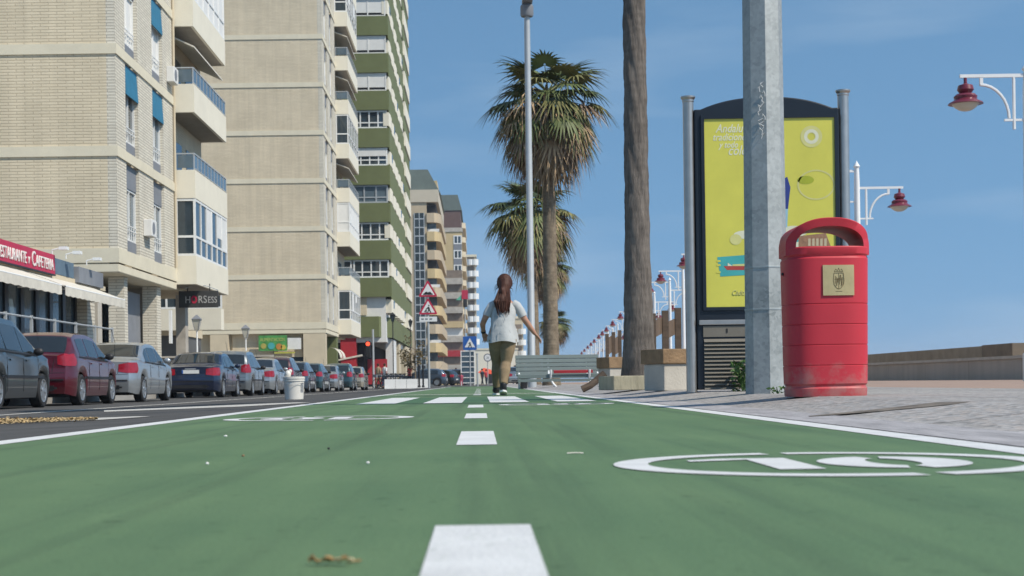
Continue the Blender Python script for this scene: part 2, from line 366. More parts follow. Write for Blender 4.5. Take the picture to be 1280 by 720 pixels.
# crossing: darker green panel with white bars
sheet('crossing_panel', [[(-.98, 12.6, 0), (1.08, 12.6, 0), (1.08, 17.4, 0), (-.98, 17.4, 0)]], M['lane_dark'], z=.001)
for x0 in (-1.02, -.47, .08, .63):
    sheet('crossing_bar', [[(x0, 12.4, 0), (x0+.32, 12.4, 0), (x0+.32, 17.7, 0), (x0, 17.7, 0)]], M['mark'], z=.0025)
for y0 in (22.2, 46.0):
    sheet('stop_line', [[(LX0+.11, y0, 0), (LX1-.11, y0, 0), (LX1-.11, y0+.5, 0), (LX0+.11, y0+.5, 0)]], M['mark_old'], z=.0015)
def roundel(cx, cy, R, flip=1):
    polys = []
    def arc(a0, a1, r0, r1, n=26):
        for k in range(n):
            t0, t1 = a0+(a1-a0)*k/n, a0+(a1-a0)*(k+1)/n
            polys.append([(cx+flip*r1*cos(t), cy+flip*r1*sin(t), 0) for t in (t0, t1)]+[(cx+flip*r0*cos(t), cy+flip*r0*sin(t), 0) for t in (t1, t0)])
    g_ = .055
    arc(pi/2+.10+g_, 3*pi/2+.22-g_, R*.84, R); arc(-pi/2+.22+g_, pi/2+.10-g_, R*.84, R)
    def P(pts): polys.append([(cx+flip*x*R, cy+flip*y*R, 0) for x, y in pts])
    # the 1
    P([(-.33, -.47), (-.13, -.47), (-.13, .47), (-.33, .47)]); P([(-.62, .24), (-.331, .36), (-.331, .47), (-.44, .47), (-.62, .36)])
    # the 0 as two stencil halves
    def half(s):
        n = 14
        for k in range(n):
            t0, t1 = [(-pi/2+.16)+(pi-.32)*q/n for q in (k, k+1)]
            polys.append([(cx+flip*R*(.28+s*.335*cos(t)), cy+flip*R*.48*sin(t), 0) for t in (t0, t1)]+[(cx+flip*R*(.28+s*.105*cos(t)), cy+flip*R*.30*sin(t), 0) for t in (t1, t0)])
    half(1); half(-1)
    return sheet('speed_roundel', polys, M['mark'], z=.0018)
roundel(.66, 2.86, .41); roundel(-.78, 7.35, .46, -1); roundel(.55, 11.0, .42)
# worn markings on the road
zr = lambda x: road_z(x)
def rpoly(pts): return [(G(px, py, -.05).x, G(px, py, -.05).y, 0) for px, py in pts]
sheet('stop_line', [rpoly([(130, 508), (300, 508), (388, 505.6), (372, 504), (300, 504.3), (130, 505)])], M['mark_old'], z=.004, parent=road, zf=zr)
sheet('stop_line', [rpoly([(60, 524), (120, 524.5), (188, 521.5), (170, 520), (60, 520)])], M['mark_old'], z=.004, parent=road, zf=zr)
sheet('parking_line', [[(-6.3, 8, 0), (-6.15, 8, 0), (-6.15, 110, 0), (-6.3, 110, 0)]], M['mark_old'], z=.004, parent=road, zf=zr)
# right pavement, sloping up a little from the lane, then pink promenade
PZ = .06
g = MB(); xs = [1.203, 1.9, 4.2]
g.rings([[(1.2005, y, -.05), (1.2005, y, .0015), (1.45, y, .014), (1.9, y, PZ), (4.2, y, PZ)] for y in (-10, 0, 10, 30, 75, 900)], cap=False, closed=False)
pav = struct('pavement', g, M['pave'])
g = MB(); g.rings([[(1.201, y, .003), (1.40, y, .0135)] for y in (-8, 0, 10, 30, 75)], cap=False, closed=False); obj('edge_pavers', g, M['paver'], pav)
M['brown_streak'] = mat('dark_brown_streak', (.16, .135, .11), .85, .5, 14)  # brown tone of the thin dark strip across the right pavement
def pz_(x): return .0015+.0125*min(1, max(0, (x-1.203)/.247))+.046*min(1, max(0, (x-1.45)/.45))
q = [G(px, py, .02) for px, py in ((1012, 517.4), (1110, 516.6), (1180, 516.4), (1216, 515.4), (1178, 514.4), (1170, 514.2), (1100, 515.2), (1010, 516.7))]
for a, c in zip(range(3), (7, 6, 5)):
    pass
sheet('ground_streak', [[(max(1.22, p.x), p.y, 0) for p in (q[0], q[1], q[6], q[7])], [(p.x, p.y, 0) for p in (q[1], q[2], q[5], q[6])], [(p.x, p.y, 0) for p in (q[2], q[3], q[4], q[5])]], M['brown_streak'], z=.0025, parent=pav, zf=pz_)
def shore(y): return max(0, y-70)*.055
SY = (-20, 30, 70, 110, 160, 220, 300, 420)
g = MB(); g.rings([[(4.19, y, PZ-.004), (16.4+shore(y), y, PZ-.004), (16.4+shore(y), y, -1.6)] for y in SY], cap=False, closed=False); struct('promenade', g, M['promen'])

# air: far towers fade a little
hz = MB(); hz.box(-2600, 4600, -220, 5600, -3, 70); hm = bpy.data.materials.new('haze'); hm.use_nodes = True; hn = hm.node_tree
hn.nodes.remove(hn.nodes['Principled BSDF']); hv = hn.nodes.new('ShaderNodeVolumePrincipled'); hv.inputs['Color'].default_value = (.80, .88, 1, 1); hv.inputs['Density'].default_value = .0002
hn.links.new(hv.outputs[0], hn.nodes['Material Output'].inputs['Volume'])
ho_ = obj('haze', hz, hm); ho_['kind'] = 'stuff'
# ------------------------------------------------------------------ buildings
def cuboid(*b): return MB().box(*b)
_pc = {}
def unit_window(key, w, h, axis, cols=2, rows=1, fr=.06, dep=.08, split=.62, panes=True, frame='white', glass='glass', rail=False):
    """frame (part 'window') + 'pane' child, origin bottom centre; axis 'x' faces +X, axis 'y' faces -Y"""
    if key not in _pc:
        f = MB(); p = MB()
        def bx(mb, u0, u1, t0, t1, z0, z1):
            if axis == 'x': mb.box(t0-dep, t1-dep, u0, u1, z0, z1)
            else: mb.box(u0, u1, dep-t1, dep-t0, z0, z1)
        bx(f, -w/2, w/2, 0, dep, 0, fr); bx(f, -w/2, w/2, 0, dep, h-fr, h)
        bx(f, -w/2, -w/2+fr, 0, dep, fr, h-fr); bx(f, w/2-fr, w/2, 0, dep, fr, h-fr)
        for c in range(1, cols):
            u = -w/2+w*c/cols; bx(f, u-fr*.45, u+fr*.45, 0, dep*.95, fr, h-fr)
        if rows > 1: bx(f, -w/2+fr, w/2-fr, 0, dep*.9, h*(1-split)-fr*.4, h*(1-split)+fr*.4)
        if rail:
            for k in range(2): bx(f, -w/2+.02, w/2-.02, dep, dep+.03, h*.28-k*.3*h*.28, h*.28-k*.3*h*.28+.03)
            for k in range(6):
                u = -w/2+w*(k+.5)/6; bx(f, u-.012, u+.012, dep+.004, dep+.026, .02, h*.28)
        bx(p, -w/2+fr*.5, w/2-fr*.5, .012, .03, fr*.5, h-fr*.5)
        _pc[key] = (f.mesh('window'), p.mesh('pane'), M[frame], M[glass])
        _pc[key][0].materials.append(M[frame]); _pc[key][1].materials.append(M[glass])
    return _pc[key]
def put_window(parent, key_args, loc, name='window', label=None):
    f, p, fm, gm = unit_window(*key_args[0], **key_args[1])
    o = obj(name, f, fm, parent, loc=loc, label=label); obj('pane', p, gm, o); return o
def railing_mb(x1, y0, y1, z, h, x0=0):
    r = MB(); gl = MB(); t = .022
    def post(x, y): r.box(x-t, x+t, y-t, y+t, z, z+h)
    n = max(3, int((y1-y0)/.75))
    for k in range(n+1): post(x1-t, y0+t+(y1-y0-2*t)*k/n)
    post(x0+.05, y0+t)
    r.box(x1-2*t-.005, x1+.005, y0, y1, z+h, z+h+.05); r.box(x0, x1-2*t-.006, y0-.003, y0+2*t+.003, z+h, z+h+.05)
    r.box(x1-2*t+.004, x1-.004, y0+.05, y1-.05, z+.06, z+.09)
    for k in range(n):
        a = y0+t+(y1-y0-2*t)*k/n; b_ = y0+t+(y1-y0-2*t)*(k+1)/n
        gl.box(x1-t-.008, x1-t+.008, a+.04, b_-.04, z+.1, z+h-.03)
    gl.box(x0+.12, x1-.07, y0+t-.008, y0+t+.008, z+.08, z+h-.03)
    return r, gl

def tan_building(name, label, X, Y, Z0, Lj, L, wd, floors, z1, strips, proj, bays, blinds, brick='tan_brick', seed=1, bal_len=None):
    rnd = random.Random(seed); FH = 3.4
    b = thing(name, label, 'building', (X, Y, Z0)); H = z1+FH*floors
    wl = MB(); wl.box(-wd, -.3, 0, L, z1-.55, H)
    ye = 0.0
    edges = []
    prev = 0
    for a, c in strips: edges.append((prev, a)); prev = c
    edges.append((prev, Lj))
    sb = MB()
    for a, c in edges: sb.box(-.298, 0, a+.001, c, z1-.3, H-.002)
    obj('end_wall', wl, M[brick], b)
    obj('street_wall', sb, M['white_brick'], b)
    for k in range(floors+1):
        z = z1+FH*k; bd = MB(); h0, h1 = (.32, .16) if k == 0 else (.18, .16)
        bd.box(-wd, .05, -.05, -.002, z-h0, z+h1); bd.box(.003, .05, 0, Lj, z-h0, z+h1)
        if k == 0:
            bd.box(-wd, .02, -.03, -.001, z-.62, z-h0-.05); bd.box(.002, .03, 0, Lj, z-.62, z-h0-.05); bd.box(-wd, -.001, -.001, Lj, z-.64, z-.56)
        obj('floor_band', bd, M['cream'], b)
    for k in range(floors):
        z = z1+FH*k+.17
        for si, (a, c) in enumerate(strips):
            w_ = c-a; zc = z
            pn = MB(); pn.box(-.26, -.12, a+.003, c-.003, zc, zc+.42); obj('panel', pn, M['grey_panel'], b)
            put_window(b, (('tw%.2f%s' % (w_, GL := rnd.choice(['glass_blue', 'glass_blue', 'glass', 'white_shut'])), w_-.02, 1.78, 'x'), dict(cols=2, rows=1, dep=.1, rail=True, frame='white', glass=GL)), (-.13, (a+c)/2, zc+.43))
            bl = MB(); kind = blinds(k, si)
            if kind == 'blue':
                bl.prism([(-.08, zc+3.02), (-.04, zc+3.02), (.03, zc+1.98), (-.01, zc+1.98)], a+.02, c-.02)
                obj('awning_blind', bl, M['blue_blind'], b)
                p2 = cuboid(-.26, -.12, a+.003, c-.003, zc+2.22, zc+3.04); obj('panel', p2, M['grey_panel'], b)
            else:
                bl.box(-.26, -.1, a+.003, c-.003, zc+2.22, zc+3.04); obj('panel', bl, M['grey_panel'], b)
    # balconies
    bl_end = L
    for k in range(floors):
        z = z1+FH*k
        pr = MB(); t = .12
        zb, zt = z-.42, z+.70
        obj('balcony_slab', MB().box(-.29, proj-.003, Lj+.005, bl_end-.006, zb, zb+.2), M['slab'], b)
        pr.box(proj-t, proj+.002, Lj+.003, bl_end-.001, zb-.004, zt)          # front
        pr.box(.002, proj-t-.001, Lj+.002, Lj+t, zb-.003, zt-.002)             # near cheek
        pr.box(.002, proj-t-.001, bl_end-t, bl_end-.003, zb-.003, zt-.002)
        obj('balcony', pr, M['balcony'], b)
        if k in bays:
            # glazed bay
            fr = MB(); gl = MB(); hh = 2.27; zt2 = zt+.002
            def bar(x0, x1, y0, y1, z0, z1): fr.box(x0, x1, y0, y1, z0, z1)
            n = 6; yl0, yl1 = Lj+.02, bl_end-.05
            for q in range(n+1):
                yy = yl0+(yl1-yl0-.09)*q/n; bar(proj-.1, proj-.01, yy, yy+.09, zt2, zt2+hh)
            for zz in (zt2+.001, zt2+.72, zt2+hh-.1): bar(proj-.095, proj-.015, yl0+.002, yl1-.002, zz, zz+.09)
            for zz in (zt2+.001, zt2+.72, zt2+hh-.1): bar(.02, proj-.101, yl0+.005, yl0+.08, zz, zz+.09)
            bar(.01, .1, yl0, yl0+.09, zt2, zt2+hh)
            gl.box(proj-.07, proj-.05, yl0+.05, yl1-.05, zt2+.05, zt2+hh-.02); gl.box(.05, proj-.08, yl0+.035, yl0+.055, zt2+.05, zt2+hh-.02)
            o = obj('bay_window', fr, M['white'], b); obj('pane', gl, M['glass'] if rnd.random() < .8 else M['white_shut'], o)
            for q in range(6):
                if rnd.random() < .4:
                    y_ = yl0+(yl1-yl0-.09)*q/6; obj('curtain', cuboid(proj-.048, proj-.036, y_+.1, y_+(yl1-yl0)/6-.01, zt2+rnd.choice([.75, 1.2, 1.6]), zt2+hh-.1), M['white_shut'], o)
        else:
            r, gl = railing_mb(proj-.02, Lj+.03, bl_end-.02, zt, .62, x0=.01)
            o = obj('balcony_railing', r, M['greypaint'], b); obj('pane', gl, M['glass_blue'], o)
            dr = MB(); dr.box(-.32, -.27, Lj+1.0, Lj+3.0, z-.2, z+2.1); dr.box(-.32, -.27, Lj+4.0, Lj+6.2, z-.2, z+2.1)
            obj('balcony_door', dr, M['glass'], b)
            aw = MB(); aw.box(-.25, proj*.8, Lj+.3, bl_end-.4, zt+1.5+.35, zt+1.9)
            if rnd.random() < .5:
                aw = MB(); aw.prism([(-.25, z+2.7), (-.25, z+2.76), (proj*.95, z+2.28), (proj*.95, z+2.22)], Lj+.4, bl_end-.5); obj('balcony_awning', aw, M['awning'], b)
    rf = MB(); rf.box(-wd, .05, -.05, L+.05, H+.17, H+.4); obj('roof', rf, M['cream'], b)
    return b, H

def ac_unit(par, x, y, z):
    c = MB(); c.box(x, x+.30, y, y+.85, z, z+.6); o = obj('air_conditioner', c, M['white_shut'], par, bevel=.02)
    f = MB(); f.lathe([(.22, 0), (.22, .012)], 16); me = f.mesh('fan_grille'); me.transform(Matrix.Rotation(pi/2, 4, 'Y')); obj('fan_grille', me, M['grey_panel'], o, loc=(x+.301, y+.32, z+.3))
# A: nearest tan block
XA, YA = -11.97, 50.5
bl_A = lambda k, s: {(1, 0): 'blue', (1, 1): 'blue', (2, 1): 'blue', (2, 0): 'grey', (3, 0): 'blue'}.get((k, s), 'grey')
A, HA = tan_building('apartment_building', 'tan brick apartment block with blue blinds above the red restaurant sign', XA, YA, 0, 9.6, 17.2, 24, 7, 4.66,
                 [(1.4, 3.3), (5.7, 7.6)], .82, {0, 3}, bl_A)
for y_, z_ in ((3.9, 5.6), (8.3, 12.0), (4.0, 15.5)): ac_unit(A, .003, y_, z_)
pp_ = MB(); pp_.tube([(.06, 9.45, 4.9), (.06, 9.45, 28)], .05, 8); obj('drain_pipe', pp_, M['cream_dull'], A)
# ground floor of A
gf = MB(); gf.box(-24, -2.2, 1.2, 17, -.2, 4.02); obj('shop_wall', gf, M['shade_wall'], A)
gf = MB()
for k in range(5): gf.box(-2.19, -2.14, 1.6+k*1.7, 3.1+k*1.7, .3, 3.6)
obj('shop_glazing', gf, M['glass_blue'], A)
for a, c in ((1.9, 2.4), (7.2, 7.9)):
    obj('pillar', cuboid(-.8, -.25, a, c, -.2, 4.02), M['white_brick'], A)
obj('shutter', cuboid(-.95, -.85, 2.6, 7.0, -.1, 3.7), M['grey_panel'], A)
obj('pillar', cuboid(-1.6, -.6, 8.3, 9.2, -.2, 4.02), M['conc_dark'], A)
obj('lamp_tube', cuboid(-.24, -.14, 9.3, 9.5, 1.9, 3.2), M['white'], A)
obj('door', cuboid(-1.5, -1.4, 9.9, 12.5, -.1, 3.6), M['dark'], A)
obj('pillar', cuboid(-.7, -.3, 13.0, 13.6, -.2, 4.02), M['conc_dark'], A)
# restaurant extension along the street, in front of A
XR = -11.0; R0 = 26.0; R1 = 44.6
R = thing('restaurant_building', 'single storey restaurant with red fascia sign, blue glass front and cream awnings', 'restaurant', (XR, R0, 0))
LR = R1-R0
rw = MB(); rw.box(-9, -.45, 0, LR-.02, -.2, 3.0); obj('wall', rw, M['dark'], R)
gl = MB(); fr = MB()
n = 13
for k in range(n):
    a = .3+(LR-2.2)*k/n; c = .3+(LR-2.2)*(k+1)/n
    gl.box(-.40, -.36, a+.14, c-.14, .5, 3.0); fr.box(-.44, -.3, c-.14, c+.14, -.1, 3.02)
obj('shop_front', fr, M['navyframe'], R); obj('glazing', gl, M['glass_blue'], R)
obj('stall_riser', cuboid(-.43, -.28, .2, LR-1.9, -.2, .5), M['conc'], R)
obj('pillar', cuboid(-.44, -.02, LR-1.85, LR-1.0, -.2, 3.0), M['white_brick'], R)
obj('pillar', cuboid(-.44, -.06, LR-.5, LR-.02, -.2, 3.0), M['conc'], R)
obj('roof', cuboid(-9.2, .05, -.1, LR, 3.01, 3.14), M['cream_dull'], R)
M['slate_fascia'] = mat('slate_blue_fascia', (.10, .15, .20), .6, .1, 2)
ls = 13.0                                               # local y where the red sign ends
obj('fascia', cuboid(-.3, .06, ls+.03, 15.1, 3.145, 3.55), M['slate_fascia'], R)
obj('fascia', cuboid(-.3, .16, 15.25, 17.9, 3.05, 3.48), M['grey_panel'], R)
obj('parapet', cuboid(-9.2, -.31, -.1, LR, 3.145, 3.6), M['cream_dull'], R)
sg = obj('sign_board', MB().box(-.28, .14, 3.0, ls, 3.10, 3.60), M['sign_red'], R)
obj('sign_edge', cuboid(.10, .16, 3.0, ls, 3.06, 3.097), M['black'], R)
def street_text(txt, size, parent, y0, z, x, m, sx=1, name='lettering', align='LEFT', bold=0, fit=None):
    "text on a wall facing +X, read along +Y"
    t = text_mesh(txt, size, .01, align, name=name, sx=sx, bold=bold)
    if fit: t.transform(Matrix.Diagonal((fit/max(v.co.x for v in t.vertices), 1, 1, 1)))
    t.transform(Matrix(((0, 0, 1, 0), (1, 0, 0, 0), (0, 1, 0, 0), (0, 0, 0, 1))))
    return obj(name, t, m, parent, loc=(x, y0, z))
# words: first letters are out of frame
street_text('R', .52, sg, 8.1, 3.18, .155, M['letter'], fit=.33); street_text('ESTAURANTE', .40, sg, 8.47, 3.19, .155, M['letter'], fit=2.02)
street_text('y', .24, sg, 10.64, 3.26, .155, M['letter'], fit=.14)
street_text('C', .52, sg, 10.93, 3.18, .155, M['letter'], fit=.30); street_text('AFETERIA', .40, sg, 11.27, 3.19, .155, M['letter'], fit=1.55)
def awning(y0, y1, nm, lab):
    a = MB()
    n = 10
    top = [(.02, 3.02), (1.02, 2.62)]
    vs = []
    a.prism([(.02, 3.0), (.02, 3.03), (1.0, 2.66), (1.0, 2.63)], y0, y1)
    v = MB()
    # scalloped valance
    pts = [(y0, 2.655)]; N = 28
    low = [(y0+(y1-y0)*k/N, 2.43-.02*(k % 2)) for k in range(N+1)]
    v.prismx(low+[(y1, 2.655), (y0, 2.655)], 1.003, 1.02)
    o = obj('awning', a, M['awning'], R, label=lab); obj('valance', v, M['awning'], o)
    e = MB(); e.tube([(1.0, y0, 2.645), (1.0, y1, 2.645)], .025); e.tube([(.05, y0+.3, 2.6), (.97, y0+.3, 2.60)], .02); e.tube([(.05, y1-.3, 2.6), (.97, y1-.3, 2.6)], .02)
    obj('awning_arm', e, M['white'], o)
awning(2.5, 10.4, 'awning', None); awning(10.75, 16.9, 'awning', None)
for yy in (ls-.1, ls+1.2, ls+3.3):
    l = MB(); l.tube([(.1, yy, 3.6), (.1, yy, 3.72), (.35, yy, 3.78)], .02, 6); l.box(.3, .5, yy-.12, yy+.12, 3.72, 3.8); obj('sign_light', l, M['white'], R)
# terrace windbreak
T = thing('terrace_railing', 'low grey metal terrace railing in front of the restaurant glazing', 'railing', (-10.2, 27, 0))
for k in range(9): obj('post', cuboid(-.03, .03, k*1.9, k*1.9+.06, -.1, 1.85), M['greypaint'], T)
rl = MB()
for z in (1.8, 1.35, .9): rl.tube([(0, 0, z), (0, 15.3, z)], .025, 6)
obj('rail', rl, M['greypaint'], T)
# HORSES sign
hs_ = thing('shop_sign', 'dark hanging pub sign with white HORSESS lettering under the first balcony', 'sign', (-11.3, 61.6, 3.72))
hb = MB(); hb.box(-.85, .75, -.06, .06, -.34, .34); obj('sign_board', hb, mat('dark_grey_sign', (.045, .045, .043), .6, .25, 3), hs_, bevel=.02); M['dull_letter'] = mat('dull_lettering', (.45, .44, .42), .7, .1, 5)
hr = MB(); hr.tube([(-.5, 0, .34), (-.5, 0, .62)], .02, 6); hr.tube([(.4, 0, .34), (.4, 0, .62)], .02, 6); obj('hanger', hr, M['black'], hs_)
hr = MB(); hr.tube([(-.6, -.02, .45), (-.1, -.02, .60), (.35, -.02, .52), (.74, -.02, .36)], .02, 6); obj('scroll', hr, M['greypaint'], hs_)
def face_text(txt, size, parent, x, z, y, m, sx=1, align='LEFT', name='lettering', shear=0, bold=0, ext=.004, fit=None):
    t = text_mesh(txt, size, ext, align, shear, name, bold, sx)
    if fit: t.transform(Matrix.Diagonal((fit/max(v.co.x for v in t.vertices), 1, 1, 1)))
    t.transform(Matrix(((1, 0, 0, 0), (0, 0, -1, 0), (0, 1, 0, 0), (0, 0, 0, 1))))
    return obj(name, t, m, parent, loc=(x, y, z))
face_text('H', .40, hs_, -.60, -.15, -.07, M['dull_letter'], fit=.22); face_text('O', .40, hs_, -.35, -.15, -.07, M['sign_red'], fit=.25, bold=.02)
face_text('RS', .42, hs_, -.07, -.15, -.07, M['dull_letter'], fit=.36); face_text('ESS', .36, hs_, .32, -.15, -.07, M['dull_letter'], fit=.38)
# low annex with a bay between A and B
N_ = thing('annex_building', 'pale bay with white window grid over dark stone base between the two tan blocks', 'building', (-14.6, 86, .25))
obj('wall', cuboid(-14, -2.5, 1.0, 7.9, 2.9, 6.5), M['cream_dull'], N_)
obj('bay', cuboid(-5, 0, 0, .99, 3.15, 4.35), M['balcony'], N_)
fr = MB(); 
for k in range(9): fr.box(-5+k*.62, -5+k*.62+.1, .02, .1, 4.36, 6.5)
for z in (4.36, 5.1, 5.8, 6.45): fr.box(-5, 0, .03, .09, z, z+.1)
o = obj('bay_window', fr, M['white'], N_); obj('pane', cuboid(-4.95, -.05, .11, .13, 4.4, 6.5), M['glass'], o)
obj('roof', cuboid(-5.1, .1, -.1, .99, 6.56, 6.8), M['cream'], N_)
obj('base_wall', cuboid(-14, -2.6, 1.4, 7.9, -.2, 2.88), M['shade_wall'], N_)
# B: second tan block
XB, YB = -10.88, 107.7
B, HB = tan_building('apartment_building', 'tan brick apartment block with cream floor bands and a green grocery sign at street level', XB, YB, 0, 9.7, 19.1, 30, 10, 4.5,
                 [(1.6, 3.6), (5.6, 7.6)], 1.0, {0, 2, 4, 7}, lambda k, s: 'grey', brick='tan_brick_fine', seed=3)
o_ = MB(); o_.box(-30, -5.8, .6, 19, -.2, 3.85); obj('shop_wall', o_, M['cream_dull'], B)
obj('pillar', cuboid(-8.2, -6.9, -.02, .59, -.2, 3.85), M['cream_dull'], B)
obj('pillar', cuboid(-1.6, -.02, -.02, .9, -.2, 3.85), M['cream_dull'], B)
obj('pillar', cuboid(-.9, -.02, 8.2, 9.4, -.2, 3.85), M['green_r'], B)
obj('shop_glazing', cuboid(-6.7, -1.7, .5, .58, -.1, 2.2), M['glass'], B); obj('shop_fascia', cuboid(-6.7, -1.7, .45, .59, 2.21, 3.85), M['tan_brick_fine'], B)
obj('shop_glazing', cuboid(-2.2, -1.2, 1.0, 9, -.1, 3.7), M['glass'], B)
gs = thing('shop_sign', 'green grocery fascia sign with fruit drawn on it on the second tan block', 'sign', (XB, YB, 0))
obj('sign_board', cuboid(-4.75, -2.75, -.12, -.03, 2.65, 3.75), mat('sign_green', (.07, .26, .07), .6, .3, 3), gs)
obj('sign_panel', cuboid(-2.7, -1.75, -.08, -.03, 2.75, 3.55), M['white_shut'], gs)
face_text('ALIMENTACION', .34, gs, -4.65, 3.34, -.13, mat('sign_yellow', (.45, .5, .14), .6, .1, 3), fit=1.75)
fm = MB(); fm.lathe([(.22, 0), (.22, .02)], 20); me = fm.mesh('fruit'); me.transform(Matrix.Rotation(pi/2, 4, 'X'))
for x, z, c, s in ((-4.4, 3.0, (.38, .33, .08), .9), (-3.85, 3.0, (.06, .34, .34), 1.1), (-3.3, 2.95, (.45, .2, .05), 1.0), (-3.0, 2.9, (.5, .4, .07), .8)):
    m2 = me.copy(); obj('fruit', m2, mat('fruit_paint', c, .6, .15, 4), gs, loc=(x, -.125, z)).scale = (s, 1, s)
obj('door_canopy', MB().prism([(-3.6, 2.45), (-2.2, 2.45), (-2.2, 2.56), (-3.6, 2.56)], -.5, -.05), mat('canopy_yellow', (.42, .40, .08), .6, .1, 3), gs)
# street level of B: two dome canopies
for yy in (2.0, 4.6):
    dm = MB(); n = 8
    dm.rings([[(.06+.75*cos(pi/2*k/n)*0+.75*sin(pi/2*(1-k/n)), y_, 2.15+.75*sin(pi/2*k/n)) for k in range(n+1)] for y_ in (yy, yy+2)], cap=False, closed=False)
    obj('dome_canopy', dm, M['awning'], B)
low = thing('low_wall', 'dark grey stone clad garden wall behind the parked cars', 'wall', (-14.2, 82, 0))
obj('wall_face', cuboid(-6, 3.0, 0, .4, -.2, 1.75), M['shade_wall'], low); obj('coping', cuboid(-6.05, 3.05, -.05, .45, 1.752, 1.85), M['conc_dark'], low)

# C: green banded tower
XC, YC = -7.9, 136.6; LC = 44; NF = 13; PF = 3.36
C_ = thing('apartment_building', 'tall olive green and white banded tower behind the second tan block', 'building', (XC, YC, 0))
HC = 4.7+PF*NF+.5
obj('wall', cuboid(-16, -.5, .5, LC-.3, 4.0, HC), M['white_shut'], C_)
for k in range(NF+1):
    z = 4.7+PF*k-(0.25 if k == 0 else 0); gb = MB()
    y1 = LC*.62
    if k == 0:
        gb.prismz([(-16, 0), (-1.1, 0), (-.02, 3.4), (-.02, y1), (-16, y1)], z, z+1.85); gb.box(-16, -.1, y1+.6, LC, z, z+1.85)
    else:
        gb.box(-16, 0, 0, y1, z, z+1.72); gb.box(-16, -.1, y1+.6, LC, z, z+1.72)
    if k: gb.box(.002, .06, .3, y1-.01, z-.20, z+1.90)
    obj('green_band', gb, M['green_r'], C_)
rnd = random.Random(5)
for k in range(NF):
    z = 4.7+PF*k+1.73
    sty = ['recess', 'win', 'win', 'grey', 'win', 'win', 'shut', 'shut', 'shut', 'win', 'grey', 'win', 'shut'][k]
    if sty == 'recess':
        obj('recess_wall', cuboid(-16, -2.2, .35, .45, z, z+1.62), M['tan_brick_fine'], C_)
    for q, (x0, wd_) in enumerate(((-1.75, 3.2), (-5.1, 3.2))):
        if sty in ('win', 'grey'):
            if rnd.random() < .55:
                h_ = rnd.uniform(.35, 1.0); obj('roller_shutter', cuboid(x0-wd_/2+.14+(wd_/2 if rnd.random() < .4 else 0), x0+wd_/2-.14, .14, .19, z+1.5-h_, z+1.5), M['white_shut'], C_)
            put_window(C_, (('cw'+sty, wd_, 1.6, 'y'), dict(cols=4 if sty == 'win' else 3, rows=2, split=.68, fr=.13, dep=.1, frame='white' if sty == 'win' else 'greypaint', glass='glass' if sty == 'win' else 'glass_blue')), (x0, .2, z+.005))
        elif sty == 'shut':
            sh = MB(); sh.box(-wd_/2, wd_/2, 0, .12, .32, 1.6); sh.box(-wd_/2, wd_/2, -.02, .14, 0, .1)
            for c in (-wd_/2, -.06, wd_/2-.12): sh.box(c, c+.12, -.03, .118, .1, 1.6)
            o = obj('shutter', sh, M['white_shut'], C_, loc=(x0, .18, z+.005)); obj('pane', cuboid(-wd_/2+.13, wd_/2-.13, .05, .09, .1, .32), M['dark'], o)
    # street side: white bay boxes that zig-zag out of the band
    for q in range(5):
        y0 = .6+q*5.2+.5*sin(k*2.1+q); bx_ = MB()
        bx_.prismz([(-.49, y0), (.02, y0), (.10, y0+1.2), (.10, y0+3.4), (-.49, y0+4.4)], z+.20, z+1.42)
        o = obj('bay', bx_, M['balcony'], C_)
        if (k*5+q*3) % 4 == 0:
            gp = MB(); gp.box(.102, .12, y0+1.9, y0+3.1, z+.7, z+1.4); obj('pane', gp, M['glass'], o)
    obj('end_bay', cuboid(-.48, .02, LC-12, LC-.4, z+.004, z+1.6), M['balcony'], C_)
obj('roof', cuboid(-16, 0, .1, LC, HC+.01, HC+.6), M['cream'], C_)
# ground floor of C
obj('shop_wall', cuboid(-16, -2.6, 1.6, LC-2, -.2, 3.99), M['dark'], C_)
obj('pillar', cuboid(-4.6, -3.2, .2, 1.5, -.2, 4.4), M['redpaint'], C_, label='red painted pillar')
obj('shop_board', cuboid(-2.4, -.6, 3.0, 3.1, .2, 2.5), M['redpaint'], C_)
obj('pillar', cuboid(-.8, -.15, 4.4, 10.5, -.2, 4.35), M['white_shut'], C_)
obj('door', cuboid(-.7, -.12, 6.0, 9.0, .0, 2.6), M['white'], C_)
obj('pillar', cuboid(-.9, -.2, 16, 20, -.2, 4.35), M['cream_dull'], C_)
obj('pillar', cuboid(-.9, -.2, 30, 40, -.2, 4.35), M['cream_dull'], C_)
obj('shop_canopy', MB().prism([(-4.8, 2.5), (-2.7, 2.9), (-2.7, 2.75), (-4.8, 2.35)], .1, 1.4), M['awning'], C_)

# D: tan tower with a dark glazed stair strip
D = thing('apartment_building', 'tan tower with a dark glass stair strip and a grey green mansard roof', 'building', (-6.9, 283, 0))
yel = mat('ochre_render', (.52, .40, .22), .85, .08, .5); tan2 = mat('tan_render', (.46, .37, .255), .85, .08, .5); grn = mat('mansard_sheet', (.12, .15, .135), .7, .15, .4)
obj('wall', cuboid(-22, -2.6, 0, 45, -.2, 34.5), tan2, D)
st = MB(); st.box(-4.9, -3.1, -.12, -.01, 2, 32); o = obj('stair_window', st, M['glass'], D)
gr = MB()
for k in range(19): gr.box(-4.95, -3.05, -.16, -.121, 2+k*1.6, 2.2+k*1.6)
for x in (-4.97, -4.05, -3.17): gr.box(x, x+.14, -.15, -.122, 2, 32)
obj('mullion', gr, M['greypaint'], o)
obj('cornice', cuboid(-6.2, -.4, -.3, 44, 34.0, 36.3), mat('beige_render', (.5, .44, .34), .8, .06, 1), D)
obj('penthouse', cuboid(-13, -.9, 12, 44, 36.3, 39.6), yel, D)
